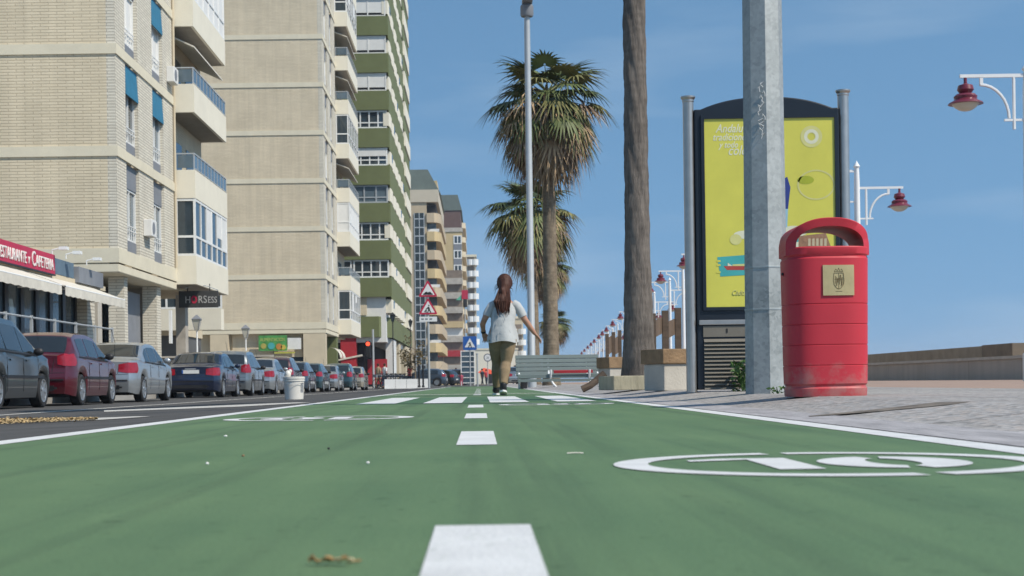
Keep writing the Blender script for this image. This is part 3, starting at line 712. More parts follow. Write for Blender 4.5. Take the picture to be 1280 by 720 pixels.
mr_ = MB(); mr_.prism([(-14, 36.9), (-.2, 36.9), (-2.6, 41.5), (-14, 41.5)], 10, 45); obj('mansard_roof', mr_, grn, D)
for k in range(9):
    z = 2.6+3.45*k; bp_ = MB(); n = 6
    poly = [(-2.59, 45), (-2.59, -.4), (-1.2, -.4), (-.5, .5), (-.15, 1.8), (0, 4), (0, 45)]
    bp_.prismz(poly, z, z+1.75)
    o = obj('balcony', bp_, yel if k % 2 else tan2, D)
    obj('balcony_glazing', cuboid(-2.55, -.9, 1.2, 44, z+1.76, z+3.44), [M['glass'], M['glass_blue'], M['dark']][k % 3], D)
    obj('balcony_screen', MB().box(-2.5, -.3, .4, .6, z+1.76, z+2.3), M['white_shut'], D) if k % 3 == 1 else None
M['brown_recess'] = mat('brown_recess', (.20, .155, .12), .8, .2, 1)
# E: ochre tower with a white window column
E = thing('apartment_building', 'ochre tower with a column of white windows and a grey mansard roof', 'building', (-3.6, 369, 0))
obj('wall', cuboid(-16, -.3, 0, 40, -.2, 38), yel, E)
obj('attic', cuboid(-9, -.6, .3, 39, 38.01, 42.2), mat('brown_cladding', (.13, .08, .07), .8, .1, 1), E)
obj('attic_band', cuboid(-9.2, -.1, -.2, 39, 37.0, 38.0), M['conc_dark'], E)
mr_ = MB(); mr_.prism([(-9.4, 42.21), (-.2, 42.21), (-1.2, 46), (-8.2, 46)], .1, 39); obj('mansard_roof', mr_, grn, E)
for k in range(7):
    z = 34.0-3.55*k
    put_window(E, (('ew', 2.0, 2.1, 'y'), dict(cols=2, rows=1, fr=.25, dep=.12, frame='white', glass='glass' if True else '')), (-1.35, -.12, z))
    obj('panel', cuboid(-2.35, -.35, -.1, -.02, z-1.44, z-.01), M['grey_panel'], E)
for k in range(7):
    z = 3.2+3.5*k; 
    obj('balcony', cuboid(-5.2, -.25, -1.4, -.02, z, z+1.5), [M['conc_dark'], M['redpaint'], M['conc_dark'], yel, M['conc_dark'], M['conc_dark'], M['conc_dark']][k], E)
    obj('balcony_glazing', cuboid(-5.1, -.4, -.5, -.021, z+1.51, z+3.45), M['white_shut'] if k == 2 else M['brown_recess'], E)
for k in range(11):
    z = 3+3.5*k; obj('street_balcony', MB().prismz([(-.29, 1), (.6, 2.2), (.6, 34), (-.29, 35)], z, z+1.3), M['cream_dull'], E)
# F, G: white towers with rounded balconies
def white_tower(lab, X, Y, H, wid, seed):
    t = thing('apartment_building', lab, 'building', (X, Y, 0))
    obj('wall', cuboid(-wid, 0, 0, 40, -.2, H), M['cream_dull'], t)
    n = int(H/3.4)
    for k in range(n):
        z = 1.5+k*3.4
        for x in (-.4, -wid*.5-.2):
            c = MB(); m_ = 7
            poly = [(x+1.25*cos(a), -.02-1.3*abs(sin(a))) for a in [pi+pi*q/m_ for q in range(m_+1)]]
            c.prismz(poly, z, z+1.7); obj('round_balcony', c, M['white'], t)
        obj('balcony_door', cuboid(-wid+.4, -.5, -.06, -.015, z+1.75, z+3.1), M['brown_recess'], t)
    obj('roof', cuboid(-wid-.3, .3, -.3, 40, H, H+.7), M['cream'], t)
white_tower('slim white tower with rounded balconies left of the walking woman', -.8, 455, 38, 2.9, 1)
white_tower('white tower with rounded balconies between the woman and the tall lamp mast', 13.6, 470, 20, 6, 2)
Hh = thing('low_building', 'low cream coloured building low in the gap behind the round sign', 'building', (-.6, 255, 0))
obj('wall', cuboid(-1, 7, 0, 12, -.2, 5.7), M['balcony'], Hh); obj('roof', cuboid(-1.1, 7.1, -.1, 12, 5.71, 6.0), M['cream'], Hh)
obj('door', cuboid(2, 3.2, -.06, -.01, -.1, 2.3), M['dark'], Hh); 
put_window(Hh, (('hw', 1.4, 1.3, 'y'), dict(cols=2)), (5, -.06, 2.2))
# ------------------------------------------------------------------ sea walls
lw = MB(); H1 = .62
def wall_strip(x, t, z0, z1, ys):
    m = MB(); m.rings([[(x+shore(y), y, z0), (x+shore(y), y, z1), (x+t+shore(y), y, z1), (x+t+shore(y), y, z0)] for y in ys]); return m
t = thing('sea_wall', 'long low grey concrete sea wall with pale capping beside the promenade', 'wall', (0, 0, 0))
obj('wall_face', wall_strip(13.8, .45, 0, .60, (20, 70, 110, 160, 220, 300, 420)), M['sea_wall'], t)
obj('capping', wall_strip(13.75, .55, .602, .68, (20, 70, 110, 160, 220, 300, 420)), M['conc'], t)
t = thing('sea_wall', 'brown stone upper sea wall standing behind the low grey one', 'wall', (0, 0, 0))
obj('wall_face', wall_strip(15.7, .6, 0, 1.10, (44.8, 70, 110, 160, 220, 300, 420)), M['conc_brown'], t)
obj('end_block', MB().box(15.6, 16.35, 44.5, 47.2, 0, 1.12), mat('dark_stone_block', (.21, .165, .12), .9, .2, 1.5, bump=.3), t)

# ------------------------------------------------------------------ litter bin
def at(px, d): return W(px, 470, d).x
BX, BD = W(1031.5, 480, 8.7).x, 8.7
bin_ = thing('litter_bin', 'red arched plastic litter bin with gold plaque beside the steel pole', 'litter bin', (BX, BD, PZ-.002))
red = bpy.data.materials.new('bin_red_plastic'); red.use_nodes = True
def bin_mat():
    n = red.node_tree; b = n.nodes['Principled BSDF']; L = n.links.new
    b.inputs['Roughness'].default_value = .5
    tc = n.nodes.new('ShaderNodeTexCoord'); sx = n.nodes.new('ShaderNodeSeparateXYZ'); L(tc.outputs['Object'], sx.inputs[0])
    nz = n.nodes.new('ShaderNodeTexNoise'); nz.inputs['Scale'].default_value = 9; nz.inputs['Detail'].default_value = 7; nz.inputs['Roughness'].default_value = .7; L(tc.outputs['Object'], nz.inputs[0])
    mr = n.nodes.new('ShaderNodeMapRange'); mr.inputs[1].default_value = .02; mr.inputs[2].default_value = .30; mr.inputs[3].default_value = .30; mr.inputs[4].default_value = -.1; L(sx.outputs[2], mr.inputs[0])
    ad = n.nodes.new('ShaderNodeMath'); L(nz.outputs[0], ad.inputs[0]); L(mr.outputs[0], ad.inputs[1])
    r = n.nodes.new('ShaderNodeValToRGB'); r.color_ramp.elements[0].position = .62; r.color_ramp.elements[1].position = .86
    r.color_ramp.elements[0].color = (.50, .024, .040, 1); r.color_ramp.elements[1].color = (.40, .13, .12, 1); L(ad.outputs[0], r.inputs[0])
    n2 = n.nodes.new('ShaderNodeTexNoise'); n2.inputs['Scale'].default_value = 3; n2.inputs['Detail'].default_value = 5; L(tc.outputs['Object'], n2.inputs[0])
    m2 = n.nodes.new('ShaderNodeMapRange'); m2.inputs[3].default_value = .84; m2.inputs[4].default_value = 1.16; L(n2.outputs[0], m2.inputs[0])
    mx = n.nodes.new('ShaderNodeMix'); mx.data_type = 'RGBA'; mx.blend_type = 'MULTIPLY'; mx.inputs[0].default_value = 1
    L(r.outputs[0], mx.inputs[6]); L(m2.outputs[0], mx.inputs[7]); L(mx.outputs[2], b.inputs['Base Color'])
    bp = n.nodes.new('ShaderNodeBump'); bp.inputs['Strength'].default_value = .08; bp.inputs['Distance'].default_value = .004
    n3 = n.nodes.new('ShaderNodeTexNoise'); n3.inputs['Scale'].default_value = 150; L(tc.outputs['Object'], n3.inputs[0]); L(n3.outputs[0], bp.inputs['Height']); L(bp.outputs[0], b.inputs['Normal'])
bin_mat()
RX, RY, EX = .235, .205, 3.2
def sup(rx, ry, z, n=64, k=EX):
    pts = []
    for i in range(n):
        a = 2*pi*i/n; c, s_ = cos(a), sin(a)
        pts.append((rx*abs(c)**(2/k)*(1 if c > 0 else -1), ry*abs(s_)**(2/k)*(1 if s_ > 0 else -1), z))
    return pts
prof = [(0, -.004), (.012, -.002), (.045, -.001), (.055, -.008), (.062, -.008), (.072, 0)]
for z in (.175, .29, .405, .52): prof += [(z-.004, .001), (z-.001, -.0022), (z+.001, -.0022), (z+.004, .001)]
prof += [(.775, .001), (.785, -.006), (.79, -.006), (.80, .001), (.835, .002), (.842, -.003)]
bb = MB()
def bxr(z): return RX*(.955+.045*min(1, z/.8))
rg = [sup(bxr(z)+o, RY*(.955+.045*min(1, z/.8))+o, z) for z, o in prof]
rg += [sup(bxr(.84)-.022, RY-.022, .842), sup(bxr(.7)-.03, RY-.035, .55)]
bb.rings(rg); obj('bin_body', bb, red, bin_, smooth=35)
# arched hood: a thick band over the open mouth, following the plan outline
hd = MB(); ho = []; N = 40
def yr(x): return (RY+.001)*(max(0, 1-(abs(x)/(RX+.003))**EX))**(1/EX)
outer, inner = [], []
for i in range(N+1):
    u = i/N*2-1
    outer.append((u, None))
def arch(rx, zc, h, n):      # from left foot up and over
    pts = []
    for i in range(n+1):
        a = pi-pi*i/n
        pts.append((rx*abs(cos(a))**.88*(1 if cos(a) >= 0 else -1), zc+h*sin(a)**.95))
    return pts
oa = [(-RX-.001, .80), (-RX-.001, .85)]+arch(RX+.001, .852, .150, N)+[(RX+.001, .85), (RX+.001, .80)]
ia = [(-RX+.045, .80), (-RX+.045, .845)]+arch(RX-.045, .850, .105, N)+[(RX-.045, .845), (RX-.045, .80)]
rr = []
for (xo, zo), (xi, zi) in zip(oa, ia):
    yo = max(.045, yr(min(abs(xo), RX*.995))) if abs(xo) < RX*.995 else .10
    yi = yr(xi)-.004
    yo = max(yo, .10)
    rr.append([(xo, -yo, zo), (xo*.985, -yo-.004, zo-.004), (xi, -yi, zi), (xi, yi, zi), (xo*.985, yo+.004, zo-.004), (xo, yo, zo)])
hd.rings(rr); obj('bin_hood', hd, red, bin_, smooth=40)
# plaque follows the front
pl = MB(); n = 8
cx0, cw, z0, z1 = .036, .088, .565, .735
yf = lambda x, o=0: -(RY*((1-(abs(x)/RX)**EX))**(1/EX))-o
pl.rings([[(x, yf(x, .001), z0), (x, yf(x, .006), z0), (x, yf(x, .006), z1), (x, yf(x, .001), z1)] for x in [cx0-cw+2*cw*i/n for i in range(n+1)]])
gold = mat('gold_plaque', (.52, .42, .22), .42, .12, 12, metal=.35, bump=.03); pq = obj('plaque', pl, gold, bin_, smooth=30)
cr = MB(); dk = mat('engraved_brown', (.19, .14, .065), .6, .2, 9)
def stroke(mb, pts, r, y): mb.tube([(x, y, z) for x, z in pts], r, 5)
yy = yf(.04, .0065)
for sgn in (1, -1): stroke(cr, [(.036+sgn*.026, .69), (.036+sgn*.03, .65), (.036+sgn*.026, .625), (.036+sgn*.013, .607), (.036, .60)], .0018, yy)
stroke(cr, [(.010, .69), (.062, .69)], .0018, yy); stroke(cr, [(.012, .698), (.02, .713), (.03, .702), (.036, .718), (.043, .702), (.052, .713), (.06, .698), (.012, .698)], .0016, yy)
for k in range(9): stroke(cr, [(.016+.006*k*.8, .615+random.random()*.05), (.018+.006*k*.8+.003*random.random(), .66+.02*random.random())], .0016, yy)
stroke(cr, [(.012, .655), (.060, .655)], .0014, yy); stroke(cr, [(.036, .69), (.036, .60)], .0014, yy)
stroke(cr, [(.018, .588), (.055, .588)], .0013, yy)
obj('crest', cr, dk, pq)
tr = MB(); tr.sphere((-RX-.004, -.02, .70), .009, 8, 6); tr.sphere((RX+.004, -.02, .79), .008, 8, 6); obj('rivet', tr, M['black'], bin_)

# ------------------------------------------------------------------ big pole
PD = 10.6; PX = W(959, 480, PD).x
pole = thing('lamp_mast', 'thick octagonal galvanised steel pole cropped by the frame beside the red bin', 'pole', (PX, PD, PZ-.003), radians(20))
def pole_mat():
    m = bpy.data.materials.new('galvanised_pole'); m.use_nodes = True; n = m.node_tree; b = n.nodes['Principled BSDF']; L = n.links.new
    b.inputs['Roughness'].default_value = .55; b.inputs['Metallic'].default_value = .35
    tc = n.nodes.new('ShaderNodeTexCoord')
    v = n.nodes.new('ShaderNodeTexVoronoi'); v.inputs['Scale'].default_value = 45; L(tc.outputs['Object'], v.inputs['Vector'])
    sp = n.nodes.new('ShaderNodeSeparateColor'); L(v.outputs['Color'], sp.inputs[0])
    nz = n.nodes.new('ShaderNodeTexNoise'); nz.inputs['Scale'].default_value = 2.2; nz.inputs['Detail'].default_value = 8; nz.inputs['Roughness'].default_value = .7; L(tc.outputs['Object'], nz.inputs[0])
    m1 = n.nodes.new('ShaderNodeMath'); m1.operation = 'MULTIPLY_ADD'; m1.inputs[1].default_value = .16; L(sp.outputs[0], m1.inputs[0]); L(nz.outputs[0], m1.inputs[2])
    r = n.nodes.new('ShaderNodeValToRGB'); e = r.color_ramp.elements; e[0].position = .35; e[0].color = (.20, .22, .22, 1); e[1].position = .78; e[1].color = (.42, .44, .435, 1)
    q = e.new(.55); q.color = (.32, .34, .335, 1)
    L(m1.outputs[0], r.inputs[0]); L(r.outputs[0], b.inputs['Base Color'])
    return m
pmat = pole_mat()
pm = MB()
def octr(r, z): return [(r*cos(pi/8+pi/4*i), r*sin(pi/8+pi/4*i), z) for i in range(8)]
pm.rings([octr(.152, 0), octr(.150, .02), octr(.118, 6.5)]); obj('shaft', pm, pmat, pole, smooth=20, bevel=0)
for zz in (.58, .87):
    s2 = MB(); s2.rings([octr(.1512-.005*zz, zz), octr(.1535-.005*zz, zz+.002), octr(.1535-.005*zz, zz+.012), octr(.1512-.005*zz, zz+.014)]); obj('seam_band', s2, M['metal'], pole)
up = MB(); up.rings([octr(.118, 6.5), octr(.09, 9.5)]); up.tube([(0, 0, 9.3), (-.5, 0, 9.6), (-1.6, 0, 9.7)], .05); obj('upper_shaft', up, pmat, pole)
lamp = MB(); lamp.box(-2.3, -1.5, -.16, .16, 9.62, 9.78); obj('lamp_head', lamp, M['greypaint'], pole, bevel=.04)
# graffiti scribble
gr = MB(); fa = -.141
random.seed(11)
def scrib(x0, z0, z1, n, w):
    z = z0
    while z < z1:
        pts = [(x0+w*(random.random()-.5), fa-.0035, z+dz_) for dz_ in (0, .02, .04)]
        gr.tube(pts+[(x0+w*(random.random()-.5), fa-.0035, z+.025)], .0035, 4); z += .032
scrib(-.035, 1.76, 2.12, 10, .05)
gr2 = obj('graffiti_scribble', gr, mat('faded_marker', (.50, .51, .50), .7, .1, 9), pole, rotz=radians(-22.5))

# ------------------------------------------------------------------ billboard
BDp = 12.9
xl, xr = W(864.5, 480, BDp).x, W(1055.5, 300, BDp).x
cxb = (xl+xr)/2; hw = (xr-xl)/2
mupi = thing('advertising_panel', 'tall navy framed advertising panel with a yellow green poster between two steel posts', 'billboard', (cxb, BDp, PZ-.002))
def bz(px, py): return W(px, py, BDp).z-PZ
for sgn, top, lab in ((-1, bz(860, 121), None), (1, bz(1052, 113), None)):
    pp = MB(); pp.lathe([(.046, 0), (.046, top-.05), (.05, top-.045), (.05, top-.03), (.062, top-.012), (.062, top), (.02, top+.006)], 20, (sgn*hw, -.02, 0)); obj('post', pp, M['steel'], mupi, smooth=30)
fm = MB(); n = 24
ztl, ztc = bz(870, 138), bz(965, 122)
poly = [(-hw+.045, .02), (hw-.045, .02), (hw-.045, ztl)]
rise = ztc-ztl
for i in range(n+1):
    u = 1-2*i/n
    poly.append(((hw-.10)*u, ztl+rise*(1-abs(u)**2.4)))
poly.append((-hw+.045, ztl))
fm.prism(poly, -.06, .22); obj('frame', fm, M['navyframe'], mupi, bevel=.012)
pz0, pz1 = bz(900, 384), bz(900, 150); pxl, pxr = W(880, 270, BDp).x-cxb, W(1042, 270, BDp).x-cxb
bezel = MB(); t = .028
pst = mat('poster_yellow_green', (.60, .565, .085), .35, .08, 2.2, coat=.25)
ps = obj('poster', MB().box(pxl, pxr, -.066, -.0601, pz0, pz1), pst, mupi)
for (a, c, z0_, z1_) in ((pxl-t, pxl, pz0-t, pz1+t), (pxr, pxr+t, pz0-t, pz1+t), (pxl, pxr, pz0-t, pz0), (pxl, pxr, pz1, pz1+t)): bezel.box(a, c, -.078, -.0605, z0_, z1_)
obj('bezel', bezel, M['navyframe'], mupi)
pw, ph = pxr-pxl, pz1-pz0
def pp_(px, py): return (W(px, py, BDp).x-cxb, bz(px, py))
whiteink = mat('poster_white_ink', (.66, .66, .50), .4, .08, 6); teal = mat('poster_teal', (.06, .36, .36), .4, .1, 6); paleink = mat('poster_pale_ink', (.58, .56, .22), .4, .08, 5)
for txt, px, py, sz in (('Andalucía', 893, 167, .10), ('tradiciones', 889, 177, .085), ('y todo', 897, 186, .075), ('color', 908, 195, .115)):
    x, z = pp_(px, py); face_text(txt, sz, ps, x, z, -.0668, whiteink, .8, shear=.3, bold=.001, ext=.0008)
def disc(px, py, r, m, r0=0, y=-.0675, sc=1, name='poster_print'):
    x, z = pp_(px, py); d = MB(); k = 32
    if r0: d.rings([[(x+q*cos(2*pi*i/k), y-.0, z+sc*q*sin(2*pi*i/k)) for i in range(k)] for q in (r0, r)], cap=False)
    else: d.add([(x+r*cos(2*pi*i/k), y, z+sc*r*sin(2*pi*i/k)) for i in range(k)], [tuple(range(k))])
    return obj(name, d, m, ps)
disc(1012, 172, .092, paleink, .03); disc(1012, 172, .062, whiteink, .036, y=-.068)
disc(1018, 232, .16, paleink, .145, sc=.8); disc(1005, 226, .07, mat('poster_green_ink', (.36, .40, .03), .4, .1, 5), 0, sc=.5)
disc(930, 294, .10, whiteink, 0, sc=.35); disc(918, 300, .05, paleink, 0, sc=.9, y=-.068); disc(990, 290, .12, whiteink, 0, sc=.4)
def quad(pts, m, y=-.0677):
    d = MB(); d.add([(pp_(*p)[0], y, pp_(*p)[1]) for p in pts], [tuple(range(len(pts)))]); return obj('poster_print', d, m, ps)
quad([(895, 322), (934, 319), (960, 319), (960, 343), (934, 344), (899, 346)], teal)
quad([(903, 333), (950, 333), (946, 338), (907, 338)], mat('poster_red_ink', (.4, .06, .05), .4, .1, 5), -.0685); quad([(908, 329), (914, 333), (908, 333)], whiteink, -.069); quad([(914, 331), (934, 330), (934, 333), (914, 333)], paleink, -.069)
for yy_ in (326, 331, 340): quad([(894, yy_), (899, yy_-.5), (899, yy_+2), (894, yy_+2)], pst, -.0685)
quad([(975, 226), (982, 222), (986, 235), (983, 262), (975, 262)], mat('poster_blue_ink', (.03, .05, .22), .4, .1, 5)); quad([(975, 262), (983, 262), (982, 285), (975, 285)], mat('poster_skyblue', (.3, .5, .6), .4, .1, 5))
quad([(996, 296), (1030, 292), (1036, 308), (990, 310)], mat('poster_brown_ink', (.30, .17, .10), .4, .3, 30)); quad([(985, 296), (996, 296), (996, 304), (985, 304)], teal, -.0685); quad([(980, 304), (996, 303), (996, 320), (980, 320)], whiteink, -.0689)
for k in range(5): quad([(1008+k*5, 299), (1011+k*5, 298.6), (1011+k*5, 308), (1008+k*5, 308)], mat('poster_cream_ink', (.5, .42, .28), .4, .1, 5) if k == 0 else bpy.data.materials['poster_cream_ink'], -.069)
face_text('Cádiz', .06, ps, *pp_(913, 369), -.0675, paleink, .8, shear=.3)
# ledge and louvred base
obj('ledge', MB().box(-hw+.06, hw-.06, -.085, -.0602, bz(900, 406), bz(900, 400)), M['steel'], mupi, bevel=.004)
lp = mat('taupe_panel', (.16, .145, .12), .6, .1, 5)
obj('base_panel', MB().box(pxl-.03, pxr+.03, -.072, -.0603, bz(900, 421), bz(900, 407.5)), lp, mupi)
lv = MB(); nl = 13; zb_, zt_ = .02, bz(900, 423)
for k in range(nl):
    z = zb_+(zt_-zb_)*k/nl; h = (zt_-zb_)/nl
    lv.prismx([(-.061, z+h*.95), (-.088, z+.004), (-.078, z+.001), (-.0605, z+h*.6)], pxl-.025, pxr+.025)
obj('louvre', lv, lp, mupi)
kx, kz = pp_(907, 413); obj('keyhole', MB().box(kx-.006, kx+.006, -.076, -.0725, kz-.02, kz+.015), M['black'], mupi)
# weed at its foot
def leaf_plant(name, loc, n, h, spread, m, lab, cat, seed=1, lw=.03):
    rn = random.Random(seed); b = MB(); st = MB()
    for k in range(n):
        a = rn.random()*2*pi; r = spread*sqrt(rn.random()); z = h*rn.random()**.8
        c = Vector((r*cos(a), r*sin(a)*.6, z)); ax = Vector((rn.uniform(-1, 1), rn.uniform(-1, 1), rn.uniform(-.2, .9))).normalized()
        sd_ = ax.cross(Vector((rn.uniform(-1, 1), rn.uniform(-1, 1), rn.uniform(-1, 1)))).normalized(); l = lw*rn.uniform(.7, 1.5)
        b.add([c-ax*l, c+sd_*l*.5, c+ax*l, c-sd_*l*.5], [(0, 1, 2, 3)])
        if k % 5 == 0: st.tube([(0, 0, 0), (c.x*.5, c.y*.5, c.z*.6), tuple(c)], .003, 4)
    t = thing(name, lab, cat, loc); obj('foliage', b, m, t); obj('stem', st, m, t); return t
M['weed'] = mat('weed_green', (.06, .12, .03), .7, .3, 9)
leaf_plant('weed', (W(927, 480, 12.75).x, 12.7, PZ-.004), 90, .26, .10, M['weed'], 'small green weed growing at the foot of the advertising panel', 'plant', 3)
leaf_plant('weed', (W(968, 488, 10.5).x, 10.38, PZ-.004), 24, .05, .07, M['weed'], 'tiny green weed at the foot of the thick steel pole', 'plant', 4, .018)

# ------------------------------------------------------------------ planters and timber balustrade
def planter(lab, pxc, d, w_, h, z_top, rot, m=M['conc']):
    t = thing('concrete_planter', lab, 'planter', (W(pxc, 480, d).x, d, PZ-.003), rot, 'concrete planters with brown tops')
    obj('planter_box', MB().box(-w_/2, w_/2, -w_/2, w_/2, 0, h), m, t, bevel=.012)
    obj('planter_top', MB().box(-w_/2-.025, w_/2+.025, -w_/2-.025, w_/2+.025, h+.001, z_top), M['oldwood'], t, bevel=.012); return t
planter('square concrete planter with brown top just left of the advertising panel', 839, 15.4, .40, .27, .42, radians(24))
planter('square concrete planter with brown top half hidden behind the big palm trunk', 771, 30, .55, .36, .58, radians(20))
# low kerb basin round the foreground palm
PMX, PMD = W(799, 470, 17.8).x, 17.8
bs = thing('tree_surround', 'low weathered concrete surround at the foot of the big palm trunk', 'planter', (PMX, PMD, PZ-.003), radians(8))
sb = MB(); q = .40; tt = .09
sb.box(-q, q, -q, -q+tt, 0, .165); sb.box(-q, q, q-tt, q, 0, .165); sb.box(-q, -q+tt, -q+tt+.001, q-tt-.001, 0, .165); sb.box(q-tt, q, -q+tt+.001, q-tt-.001, 0, .165)
sm = mat('stained_concrete', (.38, .34, .24), .9, .25, 5, bump=.4, bscale=30, stretch=(1, 1, .4)); obj('kerb', sb, sm, bs, bevel=.01); obj('soil', MB().box(-q+tt+.001, q-tt-.001, -q+tt+.001, q-tt-.001, 0, .12), M['oldwood'], bs)
br = thing('broken_stump', 'splayed brown stump leaning beside the low tree surround', 'stump', (W(742, 486, 21).x, 21, PZ-.005))
sb = MB(); sb.tube([(-.16, 0, 0), (-.05, 0, .05), (.04, .02, .12), (.16, .03, .22)], [(.07, .05), (.055, .05), (.05, .05), (.06, .05)], 10); obj('log', sb, M['wood'], br)
# timber balustrade posts with boards
M['wood2'] = mat('brown_board', (.13, .09, .06), .8, .3, 3, bump=.3, stretch=(6, 1, 1))
def timber(lab, pts, zb, zt, boards, d):
    t = thing('timber_barrier', lab, 'barrier', (W(pts[0], 440, d).x, d, PZ)); x0 = t.location.x
    for k, px in enumerate(pts):
        dd = d+k*.9; x = W(px, 440, dd).x-x0; obj('post', MB().box(x-.07, x+.07, k*.9-.07, k*.9+.07, -.02, zt-PZ+.1*k), M['wood'], t)
    for k in range(len(pts)-1):
        xa, xb = W(pts[k], 440, d+k*.9).x-x0, W(pts[k+1], 440, d+(k+1)*.9).x-x0
        bd = MB(); bd.add([(xa+.072, k*.9-.02, zb), (xb-.072, (k+1)*.9-.02, zb+.1), (xb-.072, (k+1)*.9-.02, zt-.1), (xa+.072, k*.9-.02, zt-.2), (xa+.072, k*.9+.03, zb), (xb-.072, (k+1)*.9+.03, zb+.1), (xb-.072, (k+1)*.9+.03, zt-.1), (xa+.072, k*.9+.03, zt-.2)],
            [(0, 1, 2, 3), (7, 6, 5, 4), (0, 3, 7, 4), (1, 5, 6, 2), (3, 2, 6, 7), (0, 4, 5, 1)])
        obj('board', bd, M['wood2'], t)
    rl_ = MB(); xa, xb = -.3, W(pts[-1], 440, d+2).x-x0+1.0
    for z in (.55, .75): rl_.tube([(xa, 0, z), (xb*.5, 1, z-.05), (xb, 2, z)], .015, 5)
    obj('cable', rl_, M['greypaint'], t); return t
timber('brown timber barrier boards seen between the palm trunk and the advertising panel', (816, 832, 848), 1.05, 1.62, 2, 33)
timber('brown timber posts seen left of the big palm trunk above the far planter', (759, 767, 775), 1.2, 2.1, 2, 62)

# ------------------------------------------------------------------ slatted bench
bn = thing('slatted_bench', 'long grey blue slatted bench with white curved legs and one red slat', 'bench', (W(698, 482, 37).x, 37, .0), radians(4))
slat = mat('grey_blue_slat', (.135, .17, .165), .6, .12, 5, stretch=(.3, 1, 1)); 
hwB = 1.02
def slatbox(y, z, h, tilt, m, x0=-hwB, x1=hwB):
    c, s_ = cos(tilt), sin(tilt); a, b_ = .022, h/2
    pts = [(y+u*c-v*s_, z+u*s_+v*c) for u, v in ((-a, -b_), (a, -b_), (a, b_), (-a, b_))]
    return obj('slat', MB().prismx(pts, x0, x1), m, bn, bevel=.006)
for k in range(5): slatbox(.12+.035*k, .38+.10*k, .092, .3*-1, slat)
slatbox(-.02, .34, .075, pi/2, slat); slatbox(-.12, .335, .075, pi/2, slat); slatbox(-.22, .33, .075, pi/2, slat)
slatbox(-.275, .30, .085, 0, slat); slatbox(-.28, .205, .07, 0, slat); slatbox(-.33, .41, .07, .15, M['redpaint'], -.15, .8)
for x in (-.22, .72):
    lg = MB(); lg.tube([(x, .30, .80), (x, .18, .50), (x, .10, .36), (x, -.1, .30), (x, -.24, .31), (x, -.30, .42), (x, -.36, .45), (x, -.34, .36), (x, -.26, .24), (x+.06, -.30, .12), (x+.14, -.34, .03), (x+.34, -.38, .02)], .028, 8)
    obj('leg', lg, M['lampwhite'], bn, smooth=40)
for x in (-.95, .98):
    lg = MB(); lg.tube([(x, .30, .82), (x, .16, .42), (x, .0, .30), (x, .10, .0)], .025, 8); obj('leg', lg, M['lampwhite'], bn, smooth=40)
dk_ = thing('rubbish_container', 'small dark grey lidded rubbish container standing at the left end of the bench', 'bin', (W(654, 482, 39).x, 39, .0))
c = MB(); c.rings([sup(.10, .10, 0, 16, 4), sup(.13, .13, .36, 16, 4)]); obj('container_body', c, M['black'], dk_); c = MB(); c.rings([sup(.145, .145, .361, 16, 4), sup(.14, .14, .40, 16, 4), sup(.06, .06, .44, 16, 4)]); obj('lid', c, M['grey_panel'], dk_)

# ------------------------------------------------------------------ promenade lamps
def make_lamp():
    t = thing('promenade_lamp', 'x', 'street lamp', (0, 0, 0), 0, 'white double arm lamps along the promenade')
    p = MB(); p.lathe([(.14, 0), (.14, .5), (.09, .55), (.075, 5.3), (.06, 5.65), (.09, 5.7), (.03, 5.8), (.0, 5.86)], 12); obj('post', p, M['lampwhite'], t, smooth=30)
    for s_, z in ((1, 5.1), (-1, 5.55)):
        a = MB(); a.box(min(s_*.07, s_*1.22), max(s_*.07, s_*1.22), -.025, .025, z, z+.06)
        a.tube([(s_*.33, 0, z-.75)]+[(s_*(.33+.52*(1-cos(u))), 0, z-.75+.62*sin(u)) for u in [pi/2*k/8 for k in range(1, 9)]], .028, 6)
        a.tube([(s_*.24, 0, z-.95), (s_*.24, 0, z)], .03, 6); a.box(min(s_*.07, s_*.42), max(s_*.07, s_*.42), -.02, .02, z-.80, z-.76); a.box(min(s_*.80, s_*.86), max(s_*.80, s_*.86), -.02, .02, z-.14, z)
        obj('arm', a, M['lampwhite'], t, smooth=30)
        h = MB(); x = s_*1.12
        h.lathe([(.03, -.0), (.03, -.10), (.05, -.11), (.13, -.14), (.15, -.22), (.10, -.29), (.17, -.30), (.21, -.34), (.20, -.39), (.225, -.42), (.30, -.455), (.315, -.48), (.28, -.48)], 20, (x, 0, z)); hh = obj('lamp_shade', h, M['maroon'], t, smooth=35)
        d = MB(); d.lathe([(.24, -.481), (.20, -.53), (.13, -.58), (.08, -.60), (.0, -.61)], 16, (x, 0, z)); obj('diffuser', d, M['diffuser'], hh, smooth=40)
    return t
lamp0 = make_lamp()
LD = [27.7, 40.2, 66, 76, 84.5, 97, 109, 120, 135, 150, 162, 174, 192, 208, 226, 248, 270]
labs = ['nearest promenade lamp, maroon shade on a white arm at the right edge', 'white promenade lamp with maroon shade right of the advertising panel',
        'promenade lamp with its shade just left of the panel steel post', 'promenade lamp with left arm and shade between palm trunk and advertising panel',
        'promenade lamp whose low right shade hangs between palm trunk and advertising panel', 'promenade lamp mostly hidden behind the big palm trunk']
for i, d in enumerate(LD):
    l = lamp0 if i == 0 else dup(lamp0)
    l.location = (10.04+max(0, d-72)*.0465, d, PZ-.01)
    l['label'] = labs[i] if i < 6 else 'small far promenade lamp in the receding row left of the big palm trunk'

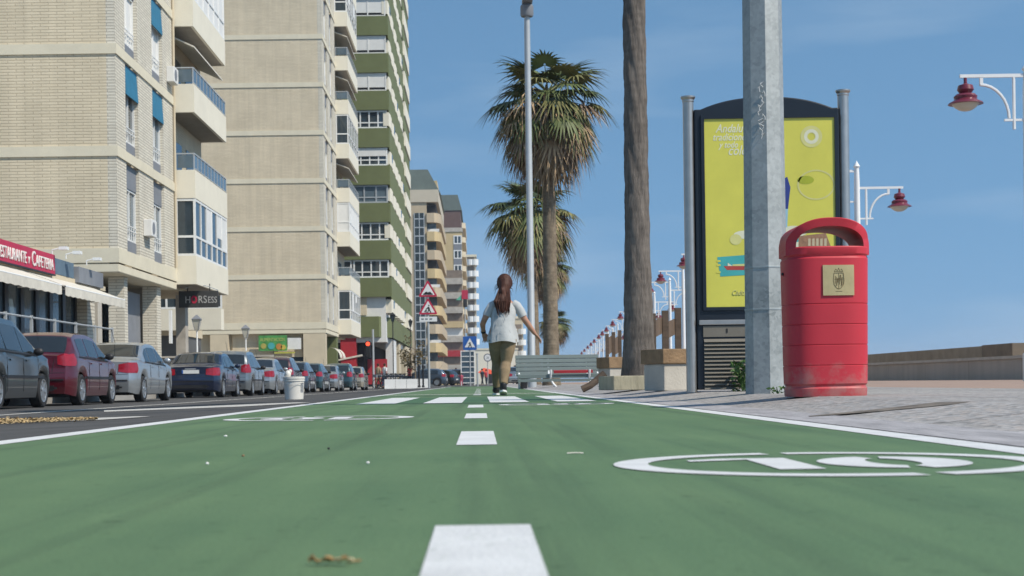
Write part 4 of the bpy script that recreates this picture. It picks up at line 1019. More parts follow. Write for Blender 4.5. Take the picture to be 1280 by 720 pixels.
# ------------------------------------------------------------------ palms
def bark_mat(name, c1, c2, vert=True):
    m = bpy.data.materials.new(name); m.use_nodes = True; n = m.node_tree; b = n.nodes['Principled BSDF']; L = n.links.new
    b.inputs['Roughness'].default_value = .95; b.inputs['Specular IOR Level'].default_value = .15
    tc = n.nodes.new('ShaderNodeTexCoord'); mp = n.nodes.new('ShaderNodeMapping'); mp.inputs['Scale'].default_value = (1, 1, .16 if vert else 1); L(tc.outputs['Object'], mp.inputs[0])
    nz = n.nodes.new('ShaderNodeTexNoise'); nz.inputs['Scale'].default_value = 26 if vert else 7; nz.inputs['Detail'].default_value = 8; nz.inputs['Roughness'].default_value = .72; L(mp.outputs[0], nz.inputs['Vector'])
    n2 = n.nodes.new('ShaderNodeTexNoise'); n2.inputs['Scale'].default_value = 2.2; n2.inputs['Detail'].default_value = 5; L(tc.outputs['Object'], n2.inputs['Vector'])
    wv = n.nodes.new('ShaderNodeTexWave'); wv.bands_direction = 'Z'; wv.inputs['Scale'].default_value = 3.2; wv.inputs['Distortion'].default_value = 4; wv.inputs['Detail'].default_value = 3; L(tc.outputs['Object'], wv.inputs['Vector'])
    a1 = n.nodes.new('ShaderNodeMath'); a1.operation = 'MULTIPLY_ADD'; a1.inputs[1].default_value = .45; L(n2.outputs[0], a1.inputs[0]); L(nz.outputs[0], a1.inputs[2])
    a2 = n.nodes.new('ShaderNodeMath'); a2.operation = 'MULTIPLY_ADD'; a2.inputs[1].default_value = .04; L(wv.outputs[1], a2.inputs[0]); L(a1.outputs[0], a2.inputs[2])
    r = n.nodes.new('ShaderNodeValToRGB'); r.color_ramp.elements[0].position = .5; r.color_ramp.elements[1].position = 1.0
    r.color_ramp.elements[0].color = (*c1, 1); r.color_ramp.elements[1].color = (*c2, 1); L(a2.outputs[0], r.inputs[0]); L(r.outputs[0], b.inputs['Base Color'])
    bp = n.nodes.new('ShaderNodeBump'); bp.inputs['Strength'].default_value = .9; bp.inputs['Distance'].default_value = .03; L(a2.outputs[0], bp.inputs['Height']); L(bp.outputs[0], b.inputs['Normal'])
    return m
M['bark_big'] = bark_mat('palm_bark', (.072, .062, .055), (.235, .205, .178)); M['bark'] = bark_mat('far_palm_bark', (.10, .08, .06), (.30, .24, .17), False)
M['frond'] = mat('palm_frond', (.11, .135, .05), .55, .35, 1.3, spec=.3); M['frond_dead'] = mat('dead_palm_frond', (.36, .255, .155), .9, .4, 1.6, spec=.1)
M['frond_dark'] = mat('dark_palm_frond', (.07, .095, .04), .55, .35, 1.3, spec=.3); M['frond_olive'] = mat('olive_palm_frond', (.20, .19, .075), .6, .35, 1.3, spec=.25); M['frond_grey'] = mat('old_grey_frond', (.22, .165, .12), .95, .35, 1.6, spec=.1)
FM = [M['frond'], M['frond_dark'], M['frond_olive']]; DM = [M['frond_dead'], M['frond_grey']]
def fan(mb, o, dirv, pet, blade, rn, droop, nl=17, width=.055, mi=0):
    "a fan leaf: petiole then radiating leaflets with drooping split tips"
    dirv = dirv.normalized(); up = Vector((0, 0, 1))
    side = dirv.cross(up); side = side.normalized() if side.length > .05 else Vector((1, 0, 0))
    nrm = side.cross(dirv).normalized()
    p = [o+dirv*pet*t-up*droop*pet*.35*t*t for t in (0, .5, 1)]
    mb.tube(p, [.022, .016, .01], 4, mi)
    hub = p[-1]; d2 = (p[2]-p[1]).normalized(); n2 = side.cross(d2).normalized()
    for k in range(nl):
        a = (k/(nl-1)-.5)*2*radians(112)+rn.uniform(-.05, .05); l = blade*(.72+.28*cos(a*.8))*rn.uniform(.85, 1.08)
        v = d2*cos(a)+side*sin(a)
        pts = []
        for t in (0.05, .45, .75, 1.0):
            q = hub+v*l*t+n2*(.12*l*t*(1-t))-up*(droop*l*(.10*t+.55*max(0, t-.4)**1.5*1.6))*rn.uniform(.85, 1.15)
            pts.append(q)
        wv = side*cos(a)-d2*sin(a); ws = [width*.7, width*1.15, width*.5, width*.08]
        vs = []
        for q, ww in zip(pts, ws): vs += [q-wv*ww*.5, q+wv*ww*.5]
        mb.add(vs, [(0, 1, 3, 2), (2, 3, 5, 4), (4, 5, 7, 6)], mi)
def crown_meshes(seed, n_green, n_dead, R):
    rn = random.Random(seed); g = MB(); d = MB(); cz = Vector((0, 0, 0))
    for i in range(n_green):
        az = i*2.39996+rn.uniform(-.25, .25); u = (i+.5)/n_green; el = radians(66-98*u**.85)+rn.uniform(-.2, .2)
        dv = Vector((cos(az)*cos(el), sin(az)*cos(el), sin(el)))
        fan(g, cz+Vector((0, 0, .25*(1-u))), dv, R*.45*rn.uniform(.55, 1.2), R*.38*rn.uniform(.8, 1.2), rn, .45+1.0*u, 22, .085, rn.choice([0, 0, 1, 1, 2] if u < .6 else [0, 2, 2]))
    for i in range(n_dead):
        az = i*2.39996*1.3+rn.uniform(-.4, .4); u = rn.random(); el = radians(14-80*u**.8)
        dv = Vector((cos(az)*cos(el), sin(az)*cos(el), sin(el)))
        fan(d, cz+Vector((0, 0, -.12-.45*u)), dv, R*.44*rn.uniform(.6, 1.1), R*.36*rn.uniform(.7, 1.1), rn, 1.0+.8*u, 13, .07, rn.choice([0, 0, 1]))
    for i in range(7):     # hanging flower stalks and stray spikes
        az = rn.random()*2*pi; l = R*rn.uniform(.6, .95)
        d.tube([(0, 0, .1), (cos(az)*l*.35, sin(az)*l*.35, .35), (cos(az)*l*.6, sin(az)*l*.6, -.15), (cos(az)*l*.62, sin(az)*l*.62, -l*.7)], [.02, .018, .03, .012], 4)
        for k in range(10):
            z = -l*.7*rn.random(); x = l*.6*cos(az)+rn.uniform(-.12, .12); y = l*.6*sin(az)+rn.uniform(-.12, .12)
            d.add([(x-.02, y, z), (x+.02, y, z), (x+rn.uniform(-.06, .06), y, z-.3)], [(0, 1, 2)])
    return g.mesh('fronds'), d.mesh('dead_fronds')
def trunk_mb(h, r0, r1, seed, seg=40, rings=110, flare=1.5, amp=.010, lean=(0, 0)):
    rn = random.Random(seed); ph = [(rn.uniform(2, 9), rn.uniform(0, 6), rn.uniform(1, 4)) for _ in range(6)]; rg = []
    for k in range(rings+1):
        z = h*k/rings; t = z/h; r = r1+(r0-r1)*(1-t)**1.3
        r *= 1+(flare-1)*math.exp(-z/.8)
        row = []
        for i in range(seg):
            a = 2*pi*i/seg; nse = sum(sin(p[0]*z*1.7+p[1]+round(p[0])*a) for p in ph)/6+.7*sin(z*21+sin(a*2))*.4+rn.uniform(-.5, .5)*.6
            rr = r+amp*nse; row.append((rr*cos(a)+lean[0]*t*t, rr*sin(a)+lean[1]*t*t, z))
        rg.append(row)
    return MB().rings(rg)
cg, cd = crown_meshes(4, 50, 135, 2.5)
for q in FM: cg.materials.append(q)
for q in DM: cd.materials.append(q)
def palm(lab, x, d, z_crown, r0, r1, sc, rz, seed, z0=0, bark='bark', amp=.012, group='fan palms along the bike lane', flare=1.25, seg=28, rings=80, crown=None):
    t = thing('palm_tree', lab, 'palm tree', (x, d, z0), rz, group)
    obj('trunk', trunk_mb(z_crown-.15, r0, r1, seed, seg, rings, flare, amp), M[bark], t, smooth=60)
    a, b_ = crown or (cg, cd)
    o = obj('fronds', a, M['frond'], t, loc=(0, 0, z_crown)); o.scale = (sc, sc, sc*.86)
    o = obj('dead_fronds', b_, M['frond_dead'], t, loc=(0, 0, z_crown)); o.scale = (sc, sc, sc*.80)
    return t
palm('big rough palm trunk in the foreground left of the advertising panel', PMX, PMD, 9.6, .148, .112, .85, .4, 1, PZ+.02, 'bark_big', .010, flare=1.5, seg=72, rings=300)
cg2, cd2 = crown_meshes(9, 50, 100, 2.5); 
for q in FM: cg2.materials.append(q)
for q in DM: cd2.materials.append(q)
palm('tallest palm with a full shaggy crown behind the grey lamp mast', W(689, 440, 47).x, 47, W(692, 124, 47).z, .24, .19, 1.07, 1.1, 2)
palm('second palm whose crown shows below the tallest palm crown', W(667, 440, 63).x, 63, W(666, 262, 63).z, .26, .2, 1.12, 2.6, 3, crown=(cg2, cd2))
palm('third palm with a low crown peeping round the palm trunks', W(684, 440, 92).x, 92, W(684, 330, 92).z, .25, .2, .95, 4.0, 4)
palm('farthest small palm just right of the tallest palm trunk', W(694, 440, 150).x, 150, W(694, 402, 150).z, .25, .2, 1.0, 5.0, 5, crown=(cg2, cd2))
# tall grey lamp mast in front of the palms
lm = thing('lamp_mast', 'tall slim grey lamp mast rising in front of the palms', 'street lamp', (W(665, 470, 44).x, 44, 0))
pm = MB(); pm.lathe([(.13, 0), (.13, .9), (.105, .95), (.085, 10.4), (.075, 10.9)], 16); obj('shaft', pm, M['greypaint'], lm, smooth=30)
hd = MB(); hd.lathe([(.17, 10.75), (.19, 10.8), (.19, 11.05), (.15, 11.1)], 14); obj('collar', hd, M['grey_panel'], lm, smooth=30)
hd = MB(); hd.box(-.14, .16, -.9, .1, 11.12, 11.25); hd.lathe([(.12, 11.1), (.13, 11.2), (.1, 11.45), (.05, 11.5)], 12); obj('lamp_head', hd, M['grey_panel'], lm, bevel=.02)
# ------------------------------------------------------------------ cars
def interp(pts, t):
    if t <= pts[0][0]: return pts[0][1]
    for (a, va), (b_, vb) in zip(pts, pts[1:]):
        if t <= b_:
            u = (t-a)/(b_-a); return va+(vb-va)*u
    return pts[-1][1]
def smooth_interp(pts, t, r=.06):
    return sum(interp(pts, t+r*k/3) for k in (-3, -2, -1, 0, 1, 2, 3))/7
class Car:
    # y from 0 (tail) to L (nose); profiles are (y, z)
    def __init__(s, kind):
        if kind == 'hatch':
            s.L, s.Wd = 4.05, .86; s.top = [(0, .98), (.06, 1.0), (.42, 1.38), (.75, 1.455), (1.6, 1.475), (2.2, 1.43), (3.05, .98), (3.25, .93), (3.75, .80), (4.0, .66), (4.05, .62)]
            s.win = [(.62, 1.22), (1.30, 2.08), (2.14, 2.80)]; s.rear = (.10, .42); s.ws = (2.24, 2.98); s.axle = (.72, 3.25); s.tail = (.78, 1.02); s.belt = [(0, .96), (1, .95), (3, .90), (4.05, .80)]
        elif kind == 'sedan':
            s.L, s.Wd = 4.4, .86; s.top = [(0, .93), (.05, .97), (.62, 1.01), (.72, 1.03), (1.38, 1.38), (1.75, 1.43), (2.2, 1.435), (2.6, 1.40), (3.42, .97), (3.6, .93), (4.1, .82), (4.36, .68), (4.4, .64)]
            s.win = [(1.10, 1.52), (1.58, 2.40), (2.46, 3.14)]; s.rear = (.80, 1.34); s.ws = (2.64, 3.36); s.axle = (.88, 3.52); s.tail = (.68, .92); s.belt = [(0, .93), (1, .94), (3, .89), (4.4, .80)]
        else:   # tall family car
            s.L, s.Wd = 4.2, .87; s.top = [(0, 1.0), (.05, 1.04), (.30, 1.45), (.55, 1.56), (1.5, 1.60), (2.2, 1.57), (3.15, 1.05), (3.4, .98), (3.9, .84), (4.16, .68), (4.2, .64)]
            s.win = [(.45, 1.14), (1.21, 2.08), (2.14, 2.90)]; s.rear = (.09, .30); s.ws = (2.28, 3.08); s.axle = (.72, 3.36); s.tail = (.80, 1.10); s.belt = [(0, .99), (1, .98), (3, .93), (4.2, .82)]
        s.R = .31
    def w(s, y):
        t0 = max(0, (.42-y)/.42); t1 = max(0, (y-s.L+.62)/.62)
        return s.Wd*(1-.17*t0**2.2-.24*t1**2.1)
    def zt(s, y): return smooth_interp(s.top, y)
    def zs(s, y): return min(interp(s.belt, y), s.zt(y)-.035)
    def wr(s, y): return s.w(y)*.985-.33*max(0, s.zt(y)-s.zs(y)-.03)
    def zl(s, y):
        z = .19+.05*max(0, (.25-y)/.25)+.03*max(0, (y-s.L+.3)/.3)
        for a in s.axle:
            r = s.R+.055; q = r*r-(y-a)**2
            if q > 0: z = max(z, .30+sqrt(q))
        return z
    def warp(s, p):
        x, y, z = p
        g = max(0, 1-y/.5); h = max(0, 1-(s.L-y)/.5)
        return (x, y-g*.07*math.exp(-((z-.48)/.16)**2)+h*.06*math.exp(-((z-.42)/.16)**2), z)
    def section(s, y):
        w, zl, zs, zt, wr = s.w(y), s.zl(y), s.zs(y), s.zt(y), s.wr(y)
        pr = [(.955, 0), (.985, .14), (1.0, .34), (1.003, .52), (.996, .66), (1.0, .74), (.99, .9), (.985, 1.0)]
        P = [(w*a, zl+(zs-zl)*b_) for a, b_ in pr]
        P += [(wr+(w*.985-wr)*.06, zs+(zt-.05*min(1, (zt-zs)/.2)-zs)*.93), (wr*.985, zt-.045*min(1, (zt-zs)/.2)), (wr*.80, zt-.008), (wr*.4, zt+.008), (0, zt+.012)]
        return P
    def at_side(s, y, z, off):
        P = s.section(y)
        for (xa, za), (xb, zb) in zip(P, P[1:]):
            if za <= z <= zb and zb > za:
                return (xa+(xb-xa)*(z-za)/(zb-za)+off, y, z)
        return (P[7][0]+off, y, z)
CAR_MESH = {}
def car_meshes(kind):
    if kind in CAR_MESH: return CAR_MESH[kind]
    s = Car(kind); d = {}
    ys = sorted(set([0, .02, .05]+[s.L*k/70 for k in range(71)]+[a+q*.04 for a in s.axle for q in range(-10, 11)]+[s.L-.02, s.L-.05]))
    b = MB(); secs = []
    for y in ys:
        P = s.section(y); full = [(x, y, z) for x, z in P]+[(-x, y, z) for x, z in P[-2::-1]]
        secs.append([s.warp(p) for p in full])
    b.rings(secs, cap=False, closed=False)
    n = len(secs[0])
    for q in (0, -1):
        sc = secs[q]; b.add(sc, [(i, i+1, n-2-i, n-1-i) for i in range(n//2-1)])
    d['body'] = b.mesh('body', smooth=38)
    u = MB(); u.box(-s.Wd*.78, s.Wd*.78, .15, s.L-.2, .17, .62); u.box(-s.Wd*.9, s.Wd*.9, .02, s.L-.04, .24, .40) if False else None
    for a in s.axle: u.box(-s.Wd*.9, s.Wd*.9, a-.36, a+.36, .30, .66)
    d['underbody'] = u.mesh('underbody')
    def patch_side(y0, y1, sgn, v0=.08, v1=.9, off=.004, n=10):
        m = MB(); rows = []
        for k in range(n+1):
            y = y0+(y1-y0)*k/n; P = s.section(y); zs = P[7][1]; ztop = P[8][1]; row = []
            for j in range(4):
                v = v0+(v1-v0)*j/3; z = zs+(ztop-zs)*v; p = s.at_side(y, z, off); row.append(s.warp((sgn*p[0], p[1], p[2]+.0)))
            rows.append(row)
        return m.rings(rows, cap=False, closed=False)
    d['side_window'] = [patch_side(a, c, sg).mesh('side_window', smooth=40) for sg in (1, -1) for a, c in s.win]
    def patch_top(y0, y1, f, off=.006, n=8):
        m = MB(); rows = []
        for k in range(n+1):
            y = y0+(y1-y0)*k/n; P = s.section(y); xs_, zs_ = [p[0] for p in P[8:]], [p[1] for p in P[8:]]
            row = []
            for j in range(13):
                x = f*P[9][0]*(j-6)/6; ax = abs(x)
                pts = sorted(zip(xs_, zs_)); z = interp(pts, ax); row.append(s.warp((x, y-(.006 if y < s.L/2 else -.006), z+off)))
            rows.append(row)
        return m.rings(rows, cap=False, closed=False)
    d['rear_window'] = patch_top(*s.rear, .90).mesh('rear_window', smooth=50)
    d['windscreen'] = patch_top(*s.ws, .95).mesh('windscreen', smooth=50)
    tl = []
    for sg in (1, -1):
        m = MB(); z0, z1 = s.tail; rows = []
        for k in range(7):
            y = .30*(1-k/6)+.004; row = []
            for j in range(5):
                z = z0+(z1-z0)*j/4+(.04*(1-abs(j-2)/2) if k == 0 else 0)*0
                zc = min(z, s.section(y)[8][1]-.02) if y > .1 else z
                p = s.at_side(y, zc, .008) if zc <= s.section(y)[9][1] else (s.section(y)[9][0], y, zc)
                shrink = 1-.5*(k == 0); row.append(s.warp((sg*p[0], p[1], z0+(z1-z0)/2+(p[2]-z0-(z1-z0)/2)*shrink)))
            rows.append(row)
        x_in = s.w(0)*(.78 if kind != 'sedan' else .66)
        rows.append([s.warp((sg*s.w(0)*.97, -.012, z0+(z1-z0)*j/4)) for j in range(5)])
        rows.append([s.warp((sg*x_in, -.012, z0+(z1-z0)*(.12+.72*j/4))) for j in range(5)])
        m.rings(rows, cap=False, closed=False); tl.append(m.mesh('tail_light', smooth=40))
    d['tail_light'] = tl
    hl = []
    for sg in (1, -1):
        m = MB(); rows = []
        for k in range(5):
            y = s.L-.42+.40*k/4; zc = .62+.02*(4-k)
            row = [s.warp((sg*s.at_side(y, zc+dz, .008)[0], y, zc+dz)) for dz in (-.06, 0, .05)]
            rows.append(row)
        rows.append([s.warp((sg*s.w(s.L)*.6, s.L+.01, z)) for z in (.54, .60, .635)])
        m.rings(rows, cap=False, closed=False); hl.append(m.mesh('headlight', smooth=40))
    d['headlight'] = hl
    bm_ = MB(); bm_.box(-.5, .5, -.10, -.06, .30, .40); bm_.box(-s.w(.0)*.96, s.w(.0)*.96, -.085, -.05, .50, .525)
    for sg in (1, -1): bm_.box(min(sg*.42, sg*.56), max(sg*.42, sg*.56), -.1, -.062, .33, .37)
    d['bumper_trim'] = bm_.mesh('bumper_trim')
    pl = MB(); zp = .80 if kind != 'hatch' else .56
    yb = s.warp((0, 0, zp))[1]; pl.box(-.26, .26, yb-.022, yb-.012+.01, zp-.055, zp+.055); d['plate'] = pl.mesh('licence_plate')
    pb = MB(); pb.box(-.262, -.22, yb-.0235, yb-.0225, zp-.053, zp+.053); d['plate_band'] = pb.mesh('plate_band')
    d['side_trim'] = []
    for sg in (1, -1):
        st = MB(); rows = []
        for k in range(21):
            y = .9+(s.L-1.7)*k/20; rows.append([(sg*s.at_side(y, z, .012)[0], y, z) for z in (.53, .58)])
        st.rings(rows, cap=False, closed=False); d['side_trim'].append(st.mesh('side_trim'))
    mi = []
    for sg in (1, -1):
        m = MB(); y = s.win[2][1]-.12; x0 = s.w(y)*.97; m.sphere((sg*(x0+.10), y, 1.0), .1, 10, 8, sc=(.95, .55, .72)); m.box(min(sg*(x0-.04), sg*(x0+.05)), max(sg*(x0-.04), sg*(x0+.05)), y-.03, y+.03, .95, .99); mi.append(m.mesh('mirror', smooth=50))
    d['mirror'] = mi
    hn = []
    for sg in (1, -1):
        for a, c in s.win[-2:]:
            m = MB(); y = a+.12; x = s.at_side(y, .84, 0)[0]; m.box(min(sg*x-.005, sg*(x+.022)), max(sg*x-.005, sg*(x+.022)), y, y+.19, .825, .855); hn.append(m.mesh('door_handle'))
    d['handle'] = hn
    d['door_seam'] = []
    for sg in (1, -1):
        for yy in (s.win[1][0]-.03, s.win[1][1]+.03, s.win[2][1]+.12):
            sm_ = MB(); sm_.tube([(sg*s.at_side(yy, z, .001)[0], yy, z) for z in (.30, .45, .6, .75, .88)], .005, 4); d['door_seam'].append(sm_.mesh('door_seam'))
    d['belt_seal'] = []
    for sg in (1, -1):
        m = MB(); rows = []; y0, y1 = s.win[0][0]-.08, s.win[2][1]+.10
        for k in range(25):
            y = y0+(y1-y0)*k/24; zs_ = s.section(y)[7][1]; x_ = s.section(y)[7][0]; rows.append([(sg*(x_+.007), y, zs_-.012), (sg*(x_+.009), y, zs_+.004), (sg*(x_-.004), y, zs_+.022)])
        m.rings(rows, cap=False, closed=False); d['belt_seal'].append(m.mesh('belt_seal'))
    m = MB(); w0 = s.w(0); zt_ = s.section(.02)[9][1]
    for pts in ([(-w0*.97, .0, .645), (0, .0, .645), (w0*.97, 0, .645)], [(-w0*.63, 0, .66), (-w0*.66, 0, .8), (-w0*.70, 0, zt_-.06)], [(w0*.63, 0, .66), (w0*.66, 0, .8), (w0*.70, 0, zt_-.06)]):
        m.tube([s.warp((x, -.001, z)) for x, y, z in pts], .006, 4)
    d['boot_seam'] = m.mesh('boot_seam')
    m = MB(); yb2 = s.warp((0, 0, .90 if kind != 'sedan' else .86)); m.box(-.16, .16, yb2[1]-.02, yb2[1], .875 if kind != 'sedan' else .875, .90); d['boot_handle'] = m.mesh('boot_handle')
    an = MB(); an.tube([(0, .62 if kind != 'sedan' else 1.6, s.zt(.62 if kind != 'sedan' else 1.6)), (0, .3 if kind != 'sedan' else 1.25, s.zt(.62 if kind != 'sedan' else 1.6)+.32)], .006, 4); d['aerial'] = an.mesh('aerial')
    ty = MB(); rm = MB(); R = s.R; n = 32
    pr = [(R*.66, -.095), (R*.9, -.105), (R*.985, -.085), (R, -.05), (R, .05), (R*.985, .085), (R*.9, .105), (R*.66, .095)]
    ty.rings([[(x, r*cos(2*pi*i/n), r*sin(2*pi*i/n)) for i in range(n)] for r, x in pr], cap=False); 
    rm.rings([[(x, r*cos(2*pi*i/n), r*sin(2*pi*i/n)) for i in range(n)] for r, x in ((R*.68, .09), (R*.68, .1), (R*.6, .098), (R*.58, .05), (R*.2, .05))], cap=False)
    rm.rings([[(x, r*cos(2*pi*i/n), r*sin(2*pi*i/n)) for i in range(n)] for r, x in ((R*.2, .05), (R*.18, .095), (.005, .1))])
    for k in range(7):
        a = 2*pi*k/7; c, s_ = cos(a), sin(a); t = .028
        rm.add([(x, r*c-q*s_, r*s_+q*c) for x in (.06, .092) for r, q in ((R*.15, -t), (R*.62, -t*1.3), (R*.62, t*1.3), (R*.15, t))], [(4, 5, 6, 7), (0, 1, 5, 4), (1, 2, 6, 5), (2, 3, 7, 6), (3, 0, 4, 7), (3, 2, 1, 0)])
    d['tyre'] = ty.mesh('wheel', smooth=40); d['rim'] = rm.mesh('rim', smooth=30)
    bk = MB(); bk.lathe([(R*.64, 0), (R*.64, .02)], 20); q = bk.mesh('hub'); q.transform(Matrix.Rotation(pi/2, 4, 'Y')); d['hub'] = q
    d['s'] = s; CAR_MESH[kind] = d; return d
def make_car(kind, lab, pm, x, y, z, rz=0, group='cars parked along the kerb', trim='black', tail='red_lens', name='parked_car'):
    d = car_meshes(kind); s = d['s']; t = thing(name, lab, 'car', (x, y, z), rz, group)
    off = Vector((0, -s.L/2, 0))
    def put(nm, me, m, par=None, loc=off):
        o = bpy.data.objects.new(nm, me); COL.objects.link(o); o.parent = par or t
        if not me.materials: me.materials.append(m)
        o.material_slots[0].link = 'OBJECT'; o.material_slots[0].material = m; o.location = loc if par is None else (0, 0, 0); return o
    body = put('body', d['body'], pm); put('underbody', d['underbody'], M['black'])
    for m in d['side_window']: put('side_window', m, M['car_glass'])
    put('rear_window', d['rear_window'], M['car_glass']); put('windscreen', d['windscreen'], M['car_glass'])
    for m in d['tail_light']: put('tail_light', m, M[tail])
    for m in d['headlight']: put('headlight', m, M['clear_lens'])
    put('bumper_trim', d['bumper_trim'], M['black']); p = put('licence_plate', d['plate'], M['plate']); put('plate_band', d['plate_band'], M['sign_blue'], p)
    for m in d['side_trim']: put('side_trim', m, pm if trim == 'body' else M[trim])
    for m in d['belt_seal']: put('belt_seal', m, M['black'])
    put('boot_seam', d['boot_seam'], M['black']); put('boot_handle', d['boot_handle'], M['greypaint'])
    for m in d['mirror']: put('mirror', m, pm if trim == 'body' else M['black'])
    for m in d['handle']: put('door_handle', m, pm)
    [put('door_seam', q_, M['black']) for q_ in d['door_seam']]; put('aerial', d['aerial'], M['black'])
    for a in s.axle:
        for sg in (1, -1):
            o = bpy.data.objects.new('wheel', d['tyre']); COL.objects.link(o); o.parent = t; o.location = off+Vector((sg*(s.Wd-.105), a, s.R))
            if not d['tyre'].materials: d['tyre'].materials.append(M['rubber'])
            if sg < 0: o.rotation_euler = (0, 0, pi)
            r = bpy.data.objects.new('rim', d['rim']); COL.objects.link(r); r.parent = o
            if not d['rim'].materials: d['rim'].materials.append(M['alloy'])
            h = bpy.data.objects.new('hub', d['hub']); COL.objects.link(h); h.parent = o; h.location = (.03, 0, 0)
            if not d['hub'].materials: d['hub'].materials.append(M['dark'])
    return t
CX = -8.78
p_dark = paint('paint_dark_green_black', (.018, .026, .03)); p_red = paint('paint_dark_red', (.10, .008, .016)); p_silver = paint('paint_silver', (.40, .42, .43), .6); p_navy = paint('paint_navy', (.012, .02, .05))
p_grey = paint('paint_grey', (.24, .26, .27), .6); p_teal = paint('paint_dark_teal', (.03, .07, .085)); p_burg = paint('paint_burgundy', (.06, .015, .02)); p_blue = paint('paint_slate_blue', (.05, .075, .11)); p_cream = paint('paint_pale_gold', (.42, .38, .30), .4)
CZ = -.172
cars = [('tall', 'black parked car cropped by the left edge in front of the restaurant', p_dark, 26.35), ('hatch', 'dark red hatchback parked behind the black car', p_red, 31.5),
        ('sedan', 'silver saloon parked right behind the dark red hatchback', p_silver, 37.1), ('sedan', 'navy blue saloon with its white plate showing, parked after the gap', p_navy, 48.4),
        ('tall', 'grey tall family car parked just beyond the navy saloon', p_grey, 54.2), ('sedan', 'silver saloon with wide red tail lights left of the white bucket', p_silver, 60.3),
        ('tall', 'burgundy tall car partly hidden behind the white bucket', p_burg, 66.3), ('hatch', 'slate blue hatchback just right of the white bucket', p_blue, 71.8),
        ('hatch', 'dark teal hatchback with a round red tail light beyond the slate blue one', p_teal, 77.2), ('sedan', 'pale silver saloon beyond the dark teal hatchback', p_silver, 82.8),
        ('tall', 'grey green tall car near the far end of the parked row', p_teal, 88.6), ('hatch', 'pale gold hatchback last in the parked row', p_cream, 94.0)]
for k, (kd, lab, p, y) in enumerate(cars):
    make_car(kd, lab, p, CX+.02*(k % 3)+max(0, y-75)*.045, y, CZ, radians(random.uniform(-.6, .6)), trim='black' if kd != 'sedan' else 'body')
for k, (kd, lab, p, px, d, rz) in enumerate((('hatch', 'dark far car standing beyond the green lane below the warning signs', p_dark, 545, 140, 1.2), ('tall', 'dark far car beyond the lane left of the crossing sign', p_navy, 562, 150, 1.4), ('sedan', 'grey far car half hidden by the woman in the street beyond the lane', p_grey, 640, 120, .2), ('hatch', 'dark car in the far street by the small bare tree', p_blue, 528, 128, 1.5))):
    make_car(kd, lab, p, W(px, 480, d).x, d, -.03, rz, group='cars in the street beyond the lane')
# ------------------------------------------------------------------ bucket
bk = thing('paint_bucket', 'white plastic paint bucket with lid standing on the road by the parked cars', 'bucket', (W(367.5, 480, 26.5).x, 26.5, road_z(-3.3)-.001))
c = MB(); c.lathe([(.155, 0), (.16, .005), (.178, .32), (.19, .322), (.19, .34), (.18, .342), (.181, .36), (.192, .362), (.192, .395), (.17, .40), (.02, .398)], 36); wb = mat('bucket_white', (.66, .63, .57), .45, .06, 3); obj('bucket_body', c, wb, bk, smooth=30)
c = MB(); n = 6
for j in range(7):
    z = .13+j*.024; c.rings([[(r*cos(a), r*sin(a), zz) for zz in (z, z+.013)] for a in [radians(-42+26*q/n) for q in range(n+1)] for r in [.1655+.056*z]], cap=False, closed=False)
obj('bucket_label', c, M['grey_panel'], bk)
c = MB(); c.rings([[(cos(a)*.193, sin(a)*.193*.9-.01, .35-.09*sin((a-pi)/1)*0+.0)] for a in [0]]) if False else None
c.tube([(-.192, -.0, .35), (-.17, -.14, .29), (0, -.205, .25), (.17, -.14, .29), (.192, 0, .35)], .004, 5); obj('handle', c, M['greypaint'], bk)
pt = thing('cloth_rag', 'pale crumpled rag lump lying on the bucket lid', 'rag', (W(362, 480, 26.5).x, 26.45, road_z(-3.3)+.396))
c = MB(); c.sphere((-.02, 0, .05), .055, 12, 8, sc=(1, 1, 1.2)); c.sphere((.015, .02, .10), .035, 10, 8); c.sphere((-.05, .03, .03), .04, 10, 8); obj('rag_lump', c, wb, pt, smooth=60)
# ------------------------------------------------------------------ traffic signs
def tri(r): return [(0, r), (-r*.866, -r*.5), (r*.866, -r*.5)]
def rounded(poly, rad, n=5):
    out = []
    for i, p in enumerate(poly):
        a, c = Vector(poly[i-1]), Vector(poly[(i+1) % len(poly)]); p = Vector(p)
        u, v = (a-p).normalized(), (c-p).normalized(); p0, p1 = p+u*rad, p+v*rad
        for k in range(n+1):
            t = k/n; out.append(tuple((1-t)**2*p0+2*t*(1-t)*p+t*t*p1))
    return out
SD = 62.0
sp = thing('warning_sign_post', 'grey post with two red bordered warning triangles and a small plate', 'traffic sign', (W(536.5, 480, SD).x, SD, -.02))
def sz(py): return W(534, py, SD).z+.02
c = MB(); c.lathe([(.045, 0), (.045, sz(352))], 12); obj('post', c, M['greypaint'], sp, smooth=40)
def plate(nm, poly, z, y, m, par, th=.006): return obj(nm, MB().prism([(x, z+q) for x, q in poly], y, y+th), m, par)
